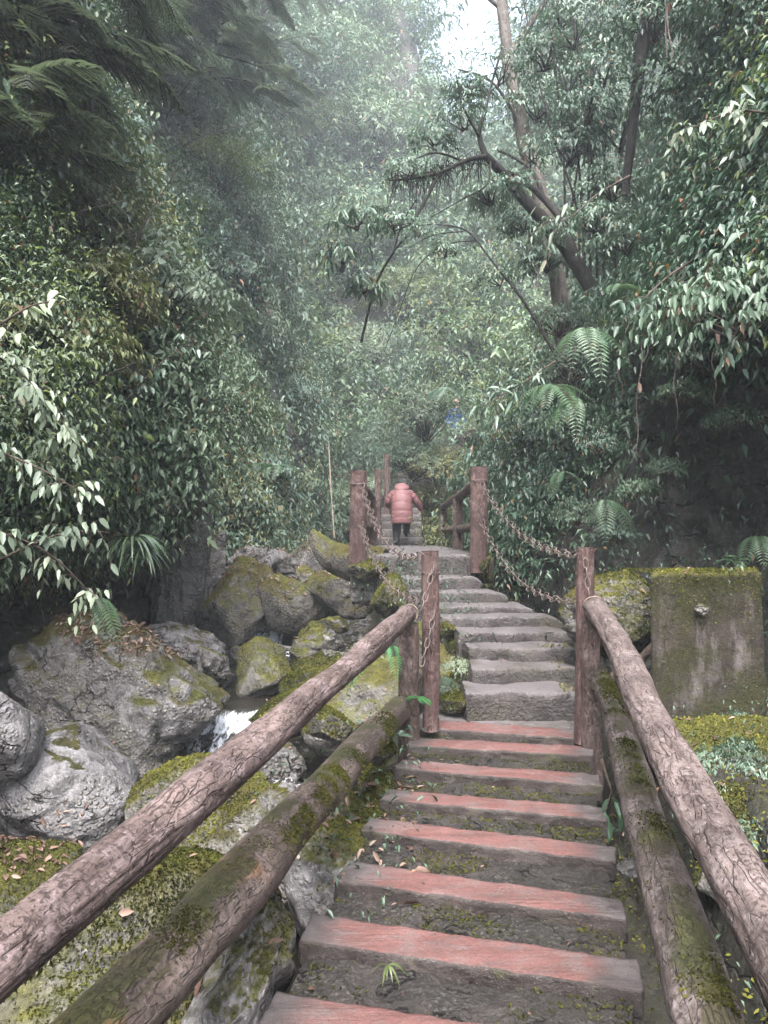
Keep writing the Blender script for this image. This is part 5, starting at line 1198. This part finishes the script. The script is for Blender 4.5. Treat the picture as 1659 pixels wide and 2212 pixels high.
conifer('hazy conifer behind the yellow green crowns', *on_wall(560, 300, 10), .12, 36, -.9, 1.9, .7, 1.4, 4)

# ------------------------------------------------------------------ trees on the right
def tree_stems(t, stems, mat, seg=14):
    for i, (nm, pts, rad, n) in enumerate(stems):
        V, Fs = tube([D(*p) for p in pts], rad, seg, n, rad[0] * .12, .8 / max(rad[0], .02), .2, i, True); part(nm, V, Fs, MT[mat], t)
def crown(t, centres, protos_seed, L, ntw, per, mat, droop=.7, kind='d', aspect=.4):
    gg = np.random.default_rng(protos_seed); A_, B_ = [], []
    for (x, y, d, rx, rz) in centres:
        lv, wd = shrub_geo(gg, (rx, rx, rz), ntw, per, L, aspect, droop, kind, fill=.15); c = D(x, y, d)
        A_.append((lv[0] + c, lv[1])); B_.append((wd[0] + c, wd[1]))
    part('foliage', *join(*A_), MT[mat], t, False); part('twigs', *join(*B_), MT['trunk_dark'], t).name = 'foliage_twig'
t = thing('broadleaf_tree', D(1212, 640, 12.5), 'tall tree with a pale smooth trunk rising into the white sky', 'tree')
tree_stems(t, [('trunk', [(1240, 1000, 12.0), (1226, 820, 12.3), (1214, 680, 12.5), (1190, 520, 12.6), (1168, 420, 12.7), (1130, 290, 12.9), (1100, 140, 13.1), (1085, 0, 13.3), (1075, -260, 13.8)], [.16, .155, .15, .13, .125, .12, .11, .10, .08], 110),
               ('limb', [(1085, 20, 13.3), (1010, -40, 13.2), (930, -80, 13)], [.05, .035, .02], 20), ('limb', [(1100, 120, 13.1), (1180, 0, 13.4), (1240, -90, 13.6)], [.06, .045, .03], 20), ('limb', [(1125, 270, 12.9), (1065, 180, 12.6), (990, 150, 12.3)], [.035, .02, .012], 20)], 'trunk_pale', 20)
crown(t, [(1210, 30, 13.4, .7, .6), (1230, 150, 13.4, .8, .7), (1150, -90, 13.4, 1.1, .6), (1290, 60, 13.6, 1.0, .9), (1160, 230, 12.8, .5, .5), (1250, 260, 13, .7, .6), (1060, 420, 12.0, .4, .3), (1180, 560, 12.0, .45, .35), (1130, 480, 11.8, .3, .3), (1010, 200, 12.4, .4, .25)], 5, .085, 150, 6, 'leaf_grey')
t = thing('broadleaf_tree', D(1262, 600, 9.6), 'dark leaning tree with crooked bare limbs reaching left across the valley', 'tree')
tree_stems(t, [('trunk', [(1275, 620, 9.7), (1240, 560, 9.6), (1190, 490, 9.5), (1140, 440, 9.4), (1090, 380, 9.3), (1048, 335, 9.2)], [.10, .09, .078, .066, .055, .04], 60),
               ('limb', [(1250, 570, 9.6), (1215, 480, 9.8), (1175, 430, 9.9), (1130, 390, 9.8), (1085, 368, 9.5), (1052, 345, 9.3)], [.05, .045, .04, .035, .03, .02], 50),
               ('limb', [(1175, 430, 9.9), (1150, 370, 10), (1110, 340, 10.1), (1075, 325, 10.2)], [.03, .025, .02, .012], 30),
               ('limb', [(1048, 338, 9.2), (1010, 345, 9.0), (950, 372, 8.8), (890, 385, 8.6), (840, 390, 8.5)], [.035, .028, .02, .014, .006], 40),
               ('limb', [(950, 372, 8.8), (915, 440, 8.7), (890, 480, 8.6), (850, 500, 8.5)], [.018, .014, .010, .006], 30), ('limb', [(1000, 348, 9.0), (940, 330, 8.9), (880, 350, 8.8), (830, 362, 8.7)], [.014, .012, .008, .004], 30),
               ('limb', [(1048, 338, 9.2), (1035, 290, 9.2), (1048, 240, 9.2), (1060, 190, 9.3), (1085, 100, 9.4)], [.04, .03, .022, .016, .008], 40), ('limb', [(1038, 300, 9.2), (1000, 230, 9.0), (985, 160, 8.9)], [.018, .012, .006], 30),
               ('limb', [(1060, 350, 9.2), (1050, 400, 9.0), (1000, 430, 8.9), (930, 470, 8.8)], [.016, .012, .008, .004], 30)], 'trunk_dark')
gg = np.random.default_rng(8); hp0, hp1 = [], []
for i in range(230):      # hanging mosses and fine dead twigs on the limbs
    f = gg.random(); x = 1050 - 210 * f; y = 340 + 40 * f + gg.normal() * 10; d = 9.2 - .6 * f; a_ = D(x, y, d); hp0.append(a_); hp1.append(a_ + np.array([gg.normal() * .10, gg.normal() * .08, -abs(gg.normal()) * .22 - .03]))
part('hanging_moss', *segs(hp0, hp1, .006, .002), MT['trunk_dark'], t)
crown(t, [(1000, 250, 9.0, .35, .3), (880, 370, 8.6, .30, .14), (850, 480, 8.5, .28, .14), (1080, 150, 9.4, .4, .35), (940, 300, 8.8, .3, .16), (1110, 395, 9.1, .28, .18), (1195, 505, 9.2, .3, .22), (1150, 330, 9.3, .3, .22)], 6, .055, 70, 5, 'leaf_grey')
t = thing('sapling_clump', D(1275, 600, 9), 'clump of thin dark upright stems right of the leaning tree', 'saplings')
stems = []
for i, (xa, xb, xc, d) in enumerate([(1262, 1240, 1165, 10.2), (1276, 1268, 1230, 10), (1290, 1275, 1290, 10.4), (1225, 1215, 1180, 11), (1240, 1262, 1300, 10.8), (1305, 1310, 1335, 10.6), (1250, 1190, 1120, 11.2), (1330, 1352, 1400, 10)]):
    stems.append(('stem', [(xa, 600, d), (xa - 4, 450, d), (xb, 280, d + .1), ((xb + xc) / 2, 130, d + .3), (xc, -60, d + .5)], [.020, .018, .015, .012, .008], 50))
tree_stems(t, stems, 'trunk_dark', 10)
crown(t, [(1240, 60, 10.4, .6, .5), (1300, 160, 10.3, .55, .5), (1230, 320, 10.2, .35, .4), (1180, 120, 10.8, .45, .4), (1340, 280, 10.2, .5, .5), (1380, 60, 10.4, .6, .5), (1320, 400, 10, .4, .35), (1290, 480, 9.6, .4, .3), (1350, 520, 9.4, .4, .3), (1270, 240, 9.9, .4, .35)], 7, .075, 130, 6, 'leaf_grey')
t = thing('broadleaf_tree', D(1380, 300, 8.6), 'dark tree trunk at the top right with two dangling pale vines', 'tree')
tree_stems(t, [('trunk', [(1350, 420, 9.0), (1368, 260, 8.8), (1385, 120, 8.6), (1412, -60, 8.6), (1430, -240, 8.6)], [.045, .06, .07, .075, .08], 50)], 'trunk_dark')
tree_stems(t, [('vine', [(1440, -40, 7.5), (1443, 60, 7.5), (1452, 110, 7.5), (1447, 140, 7.5)], [.008, .007, .006, .004], 30), ('vine', [(1443, -40, 7.6), (1438, 60, 7.6), (1441, 125, 7.6)], [.007, .006, .004], 30)], 'log_grey', 8)
crown(t, [(1420, 60, 8.6, .5, .4), (1520, 0, 8.4, .6, .4), (1470, 180, 8.5, .5, .4), (1610, 120, 8, .5, .4), (1580, 10, 7.6, .5, .4)], 9, .09, 110, 6, 'leaf_dark')
# arching stem
t = thing('arching_sapling', D(1245, 850, 11), 'thin arching stem that bends over the middle of the valley', 'sapling')
tree_stems(t, [('stem', [(1250, 860, 11), (1150, 680, 11.2), (1060, 560, 11.4), (1010, 500, 11.5), (950, 485, 11.6), (900, 487, 11.6)], [.028, .024, .018, .015, .011, .006], 60),
               ('stem', [(1030, 520, 11.5), (960, 530, 11.8), (900, 580, 12), (860, 680, 12.2), (830, 760, 12.4)], [.010, .009, .008, .006, .005], 40), ('stem', [(1000, 500, 11.5), (930, 510, 11.8), (870, 545, 12)], [.009, .007, .004], 30)], 'trunk_dark', 8)
crown(t, [(900, 500, 11.6, .3, .14), (960, 540, 11.7, .25, .2), (1080, 600, 11.4, .3, .25)], 10, .06, 40, 5, 'leaf_right')
t = thing('arching_sapling', D(900, 760, 13), 'crooked bare branch over the valley left of the arching stem', 'sapling')
tree_stems(t, [('stem', [(780, 740, 12), (810, 620, 11.6), (850, 545, 11.2), (880, 510, 11)], [.022, .02, .016, .01], 40), ('stem', [(850, 545, 11.2), (870, 480, 11), (900, 430, 10.8)], [.014, .010, .006], 30)], 'trunk_dark', 8)
crown(t, [(770, 470, 10.8, .35, .3), (740, 560, 11, .3, .3), (790, 620, 11.2, .25, .2)], 11, .13, 26, 6, 'leaf_right', 1.1, 'o', .3)
# ------------------------------------------------------------------ near plants: big pale leaves at the left edge, ferns, palm tuft, vines
def branch(label, pts, L, n_tw, per, mat, seed, aspect=.45, spread=.12, name='leafy_branch', droop=.9, tw=2.2):
    gg = np.random.default_rng(seed); P = catmull(np.array([D(*p) for p in pts]), 60); t = thing(name, P[0], label, 'branch', None)
    V, Fs = tube(P, np.linspace(.012, .003, 60), 6, 60, smoothpath=False, cap=False); k = gg.integers(6, 60, n_tw); O = P[k]; T = unit(np.gradient(P, axis=0))[k]
    Dr = T * .6 + gg.normal(size=O.shape) * .7 + np.array([0, -.15, .1]); Pl, A, N, LL, W, mids, ends = twig_leaves(gg, O, Dr, L * tw * gg.uniform(.6, 1.3, n_tw), per, L, aspect, droop, bend=.45)
    part('twig', *join((V, Fs), segs(O, mids, .004, .003), segs(mids, ends, .003, .0015)), MT['twig'], t); part('foliage', *leafgeo(Pl, A, N + np.array([0, -.8, .2]), LL, W, 'o', .12, .25), MT[mat], t, False)
branch('branch of big whitish leaves hanging in at the left edge below the olive thicket', [(-180, 700, 4.6), (-60, 740, 4.7), (60, 820, 4.8), (150, 930, 4.9)], .075, 26, 5, 'leaf_pale', 21)
branch('branch of large whitish leaves lower down at the left edge', [(-200, 960, 4.4), (-60, 960, 4.5), (80, 1010, 4.6), (170, 1060, 4.7)], .075, 30, 5, 'leaf_pale', 22)
branch('drooping branch of pale heart shaped leaves over the left rock overhang', [(-150, 1130, 4.4), (0, 1150, 4.6), (110, 1200, 4.8), (200, 1290, 5.0), (210, 1330, 5)], .07, 26, 4, 'leaf_pale', 23)
branch('short branch of scattered pale leaves above the lower leaf cluster', [(-60, 1240, 4.6), (60, 1180, 4.8), (150, 1150, 5.0), (235, 1150, 5.2)], .075, 14, 4, 'leaf_pale', 24)
branch('few large upright pale leaves beside the left edge in the olive thicket', [(-100, 760, 4.8), (0, 700, 4.9), (70, 660, 5), (130, 650, 5)], .10, 7, 3, 'leaf_pale', 25)
branch('long twig with grey green leaves crossing the left wall', [(120, 1010, 6.5), (240, 900, 6.6), (330, 800, 6.7), (420, 730, 6.8)], .07, 16, 5, 'leaf_grey', 26)
branch('broad leaved twig bright against the right slope', [(1700, 250, 6.0), (1600, 240, 6.2), (1520, 265, 6.3), (1460, 300, 6.4)], .085, 18, 5, 'leaf_pale', 27)
branch('twig with long shining leaves in front of the leaning trunk', [(1360, 380, 7.5), (1290, 420, 7.4), (1230, 470, 7.3), (1170, 480, 7.2)], .12, 7, 3, 'leaf_pale', 28, .28)
branch('drooping twig of big leaves above the big ferns', [(1500, 560, 6.6), (1440, 600, 6.4), (1380, 660, 6.3), (1350, 720, 6.2)], .11, 14, 4, 'leaf_right', 29, .38)
branch('leafy twig sagging at the lip of the overhang near the right edge', [(1700, 620, 5.8), (1640, 660, 5.8), (1590, 720, 5.8), (1560, 780, 5.8)], .10, 12, 4, 'leaf_right', 30, .4)
branch('row of long pointed leaves above the second walker', [(1200, 780, 8.5), (1140, 820, 8.4), (1090, 850, 8.3), (1040, 880, 8.2)], .14, 12, 3, 'leaf_grey', 31, .25)
def fern(label, x, y, d, nf, L, seed, mat='leaf_fern', az=(0, 6.28), rise=.5, droopy=.6, pin=.3, group='ferns growing on the rock walls'):
    gg = np.random.default_rng(seed); lv, wd = fern_geo(gg, nf, L, pin, droopy, 'd', 20, az, rise); p = D(x, y, d); t = thing('fern', p, label, 'fern', group)
    for V_, F_ in lv: part('frond', V_ + p, F_, MT[mat], t, False)
    part('stalk', wd[0] + p, wd[1], MT['twig'], t)
HW = (math.pi * 1.05, math.pi * 1.95)
fern('large arching fern hanging over the lip of the right overhang', 1262, 715, 6.5, 7, .48, 1, az=HW, rise=.25, droopy=.9, pin=.26)
fern('broad fern left below the large one on the overhang', 1190, 835, 6.6, 7, .42, 2, az=HW, rise=.25, droopy=.8, pin=.28)
fern('fern with drooping pointed fronds below the large one', 1240, 860, 6.5, 5, .34, 3, az=HW, rise=.1, droopy=1.0, pin=.3)
fern('fern high on the right slope in shade', 1335, 620, 7.0, 3, .3, 4, az=HW, rise=.3, droopy=.8)
fern('small fern hanging down the dark wall beside the right post', 1310, 1080, 7.2, 4, .30, 5, az=HW, rise=.1, droopy=1.0, pin=.34)
fern('blue green fern at the far right edge above the block', 1640, 1160, 6.6, 4, .32, 6, az=HW, rise=.3, droopy=.9)
fern('small fern growing behind the top of the concrete block', 1590, 1215, 6.4, 5, .2, 7, rise=.8)
fern('bright fern dangling between handrail and lower log', 845, 1395, 5.75, 6, .36, 8, 'leaf_bright', (math.pi * .9, math.pi * 1.6), .2, .8, .26, None)
fern('tiny bright maidenhair fern at the foot of the tall near post', 905, 1510, 5.5, 6, .13, 9, 'leaf_bright', rise=.6, group=None)
fern('small grey fern beside the uppermost red tread', 858, 1590, 5.1, 6, .15, 10, 'leaf_grey', rise=.5, group=None)
fern('hanging fern under the lowest whitish leaves on the left', 208, 1290, 5.1, 4, .26, 11, 'leaf_fern', HW, 0, 1.1, .36)
fern('feathery fern on the right bank above the hidden walker', 960, 840, 14, 4, .5, 12, 'leaf_grey', HW, .3, .8)
fern('fern on the dark wall above the right chains', 1215, 1020, 7.6, 3, .26, 13, az=HW, rise=.2, droopy=.9)
fern('little fern on the left bank under the far ledge', 600, 1010, 12.5, 6, .6, 14, az=HW)
# palm like sedge tufts
def sedge(label, x, y, d, n, L, seed, mat='blade', cat='sedge', w=.022):
    gg = np.random.default_rng(seed); p = D(x, y, d); t = thing('sedge_tuft', p, label, cat); fa = []
    V, Q4 = [], []
    for i in range(n):
        az = gg.uniform(math.pi * .9, math.pi * 2.1); l = L * gg.uniform(.6, 1.1); u = np.linspace(0, 1, 8); x_ = l * u * .85; z_ = l * (.55 * gg.uniform(.4, 1.2) * u - .95 * u * u)
        c = np.stack([x_ * math.cos(az), x_ * math.sin(az), z_], -1) + p; s = np.array([-math.sin(az), math.cos(az), .3]); ww = (w * l * np.sin(np.pi * np.clip(u * .9 + .1, 0, 1)))[:, None]
        k = len(V) * 16; V.append(np.concatenate([c - s * ww, c + s * ww])); j = np.arange(7); Q4.append(np.stack([j, j + 1, j + 9, j + 8], -1) + k)
    part('blades', np.vstack(V), np.vstack(Q4), MT[mat], t, True).name = 'blade_spray'
sedge('glossy palm like tuft of drooping blades on the left rock lip', 285, 1165, 6.0, 46, .40, 1)
sedge('second tuft of drooping blades lower on the left rock lip', 310, 1195, 6.1, 30, .32, 2)
sedge('thin grass tuft growing between two red treads', 838, 2085, 2.72, 9, .10, 3, 'leaf_lime', 'grass', .05)
sedge('strappy tuft high on the dark rock corner', 400, 960, 8.6, 26, .35, 4)
# plant in the gap right of the treads and weeds on the bank
branch('seedling with dark lance shaped leaves in the gap right of the treads', [(1300, 1640, 4.4), (1308, 1670, 4.35), (1318, 1700, 4.3), (1322, 1715, 4.3)], .10, 3, 3, 'leaf_dark', 41, .32, name='seedling')
for i, (x, y, d, s, m, lb) in enumerate([(1530, 1650, 4.6, .14, 'leaf_grey', 'pale weed clump beside the right handrail below the block'), (1600, 1620, 4.6, .12, 'leaf_right', 'green weed clump on the mossy mound'), (1640, 1690, 4.3, .17, 'leaf_grey', 'leafy weed clump at the right edge of the bank'),
                                          (1575, 1730, 4.2, .14, 'leaf_pale', 'pale broad leaved weed beside the right handrail'), (1640, 1800, 3.9, .15, 'leaf_right', 'dark weed low at the right edge'), (1340, 1290, 6.3, .14, 'leaf_lime', 'light green weeds on the mossy bank by the post'),
                                          (1390, 1340, 6.1, .13, 'leaf_grey', 'tiny leaved weeds left of the concrete block'), (990, 1440, 6.7, .12, 'leaf_pale', 'small leaved weed on the stones left of the steps'), (955, 1480, 6.3, .11, 'leaf_right', 'weed between the near post and the steps'),
                                          (1600, 1560, 5.4, .12, 'leaf_grey', 'weed at the foot of the concrete block'), (1470, 1580, 5.3, .09, 'leaf_olive', 'small dry weed before the concrete block'), (860, 1300, 8.6, .2, 'leaf_lime', 'sprig of weeds under the bridge head')]):
    plant('weed', SHB[i % 2], D(x, y, d), i, s, lb, 'weed', 'weeds along the stairs and the bank', m)
# roots and vines hanging from the right overhang
for i, (x, y0, y1, d, dx, lb) in enumerate([(1385, 740, 975, 6.3, -12, 'long pale root with a forked tip hanging from the overhang'), (1458, 760, 930, 6.2, 3, 'thin straight root hanging right of the forked one'), (1335, 780, 870, 6.4, 10, 'short thin root hanging beside the ferns'), (1540, 760, 880, 6.0, 6, 'thin root with dry leaves near the right edge'), (1500, 730, 800, 6.1, -5, 'short curled root under the lip')]):
    pts = [D(x + dx * f + 4 * math.sin(f * 9 + i), y0 + (y1 - y0) * f, d) for f in np.linspace(0, 1, 6)]; it = [tube(pts, [.006, .005, .005, .004, .003, .002], 5, 30, cap=False)]
    if i == 0: it += [tube([pts[-1], pts[-1] + (-.05, 0, -.10)], [.003, .002], 5, 6, cap=False), tube([pts[-1], pts[-1] + (.055, 0, -.09)], [.003, .002], 5, 6, cap=False), tube([pts[1], pts[1] + (.05, 0, .1), pts[1] + (.04, 0, .2)], [.005, .004, .003], 5, 8, cap=False)]
    V, Fs = join(*it); o = part('hanging_root', V, Fs, MT['log_grey'], None, org=pts[0]); tag(o, lb, 'root', 'roots hanging from the right overhang')
# bare branches crossing the left wall
BB = [f'{a} bare branch {b}' for b in ('low on the left wall near the palm like tuft', 'in the middle of the left wall beside the pale shrub', 'on the far left bank', 'under the upper left conifers') for a in ('short dark', 'long pale', 'steep thin', 'nearly level')]
gg = np.random.default_rng(77)
for i in range(16):
    x = gg.uniform(60, 780); y = gg.uniform(250, 1000); p, d = on_surface(x, y, gl); d = d - .75 - .02 * d; a = gg.uniform(-1.2, 1.2) + (math.pi / 2); l = gg.uniform(120, 260) * (8 / d) ** .5
    pts = [D(x, y, d), D(x + l * .4 * math.cos(a) + 8, y - l * .4 * math.sin(a), d - .1), D(x + l * math.cos(a) + 20, y - l * math.sin(a) + 18, d - .15)]
    P = catmull(np.array(pts), 24); it = [tube(P, np.linspace(.014, .003, 24) * (d / 8) ** .5, 6, 24, smoothpath=False, cap=False)]
    for k in gg.integers(6, 22, 7): it.append(segs([P[k]], [P[k] + gg.normal(size=3) * .22 + (0, 0, .1)], .004, .001))
    V, Fs = join(*it); o = part('bare_branch', V, Fs, MT['log_grey'] if i % 2 else MT['trunk_dark'], None, org=pts[0]); tag(o, BB[i], 'branch', 'bare branches crossing the left wall')
# single big dead leaves in the foreground
for i, (x, y, d, L, lb) in enumerate([(318, 2000, 2.62, .065, 'pale dead leaf lying on moss between the foreground rails'), (428, 2160, 2.3, .085, 'long grey dead leaf beside the lower log'), (345, 2040, 2.55, .05, 'small curled dead leaf beside the pale one'), (790, 1745, 4.3, .09, 'big pinkish dead leaf at the left end of a tread'), (1380, 745 + 80, 6.25, .09, 'dry orange leaf caught on a root under the overhang'), (1548, 715, 5.9, .10, 'dry orange leaf at the lip near the right edge')]):
    p = D(x, y, d); h = TREE.ray_cast(Vector(D(x, y, .8)), Vector(p - D(x, y, .8)).normalized()) if i < 4 else (None,)
    if h[0] is not None: p = np.array(h[0][:]) + np.array(h[1][:]) * .01; nn = np.array(h[1][:])
    else: nn = np.array([0, -1, .2])
    V, Fa = leafgeo(p[None], (rng.normal(size=(1, 3)) * .4 + np.array([[.4, .5, .1]])) if i < 4 else np.array([[.1, -.1, -1.]]), nn[None], L, L * .38, 'o', .2, .1)
    o = part('dead_leaf', V, Fa, MT['litter'], None, False, org=p); tag(o, lb, 'leaf', 'single dead leaves')

# ------------------------------------------------------------------ haze filling the gorge
V, Fa, U = box_geo([(-120, -70, -3), (120, -70, -3), (120, 130, -3), (-120, 130, -3)], [(-120, -70, 75), (120, -70, 75), (120, 130, 75), (-120, 130, 75)], (1, 1, 1), 0)
hz = bpy.data.materials.new('haze_air'); hz.use_nodes = True; ht = hz.node_tree; ht.nodes.remove(ht.nodes['Principled BSDF'])
pv = ht.nodes.new('ShaderNodeVolumePrincipled'); pv.inputs['Density'].default_value = HAZE; pv.inputs['Color'].default_value = (.84, .92, 1.0, 1); pv.inputs['Anisotropy'].default_value = .2
ht.links.new(pv.outputs[0], ht.nodes['Material Output'].inputs['Volume'])
o = part('haze', V, Fa, hz, None, False); tag(o, 'thin mist filling the gorge', 'haze', None, 'stuff')
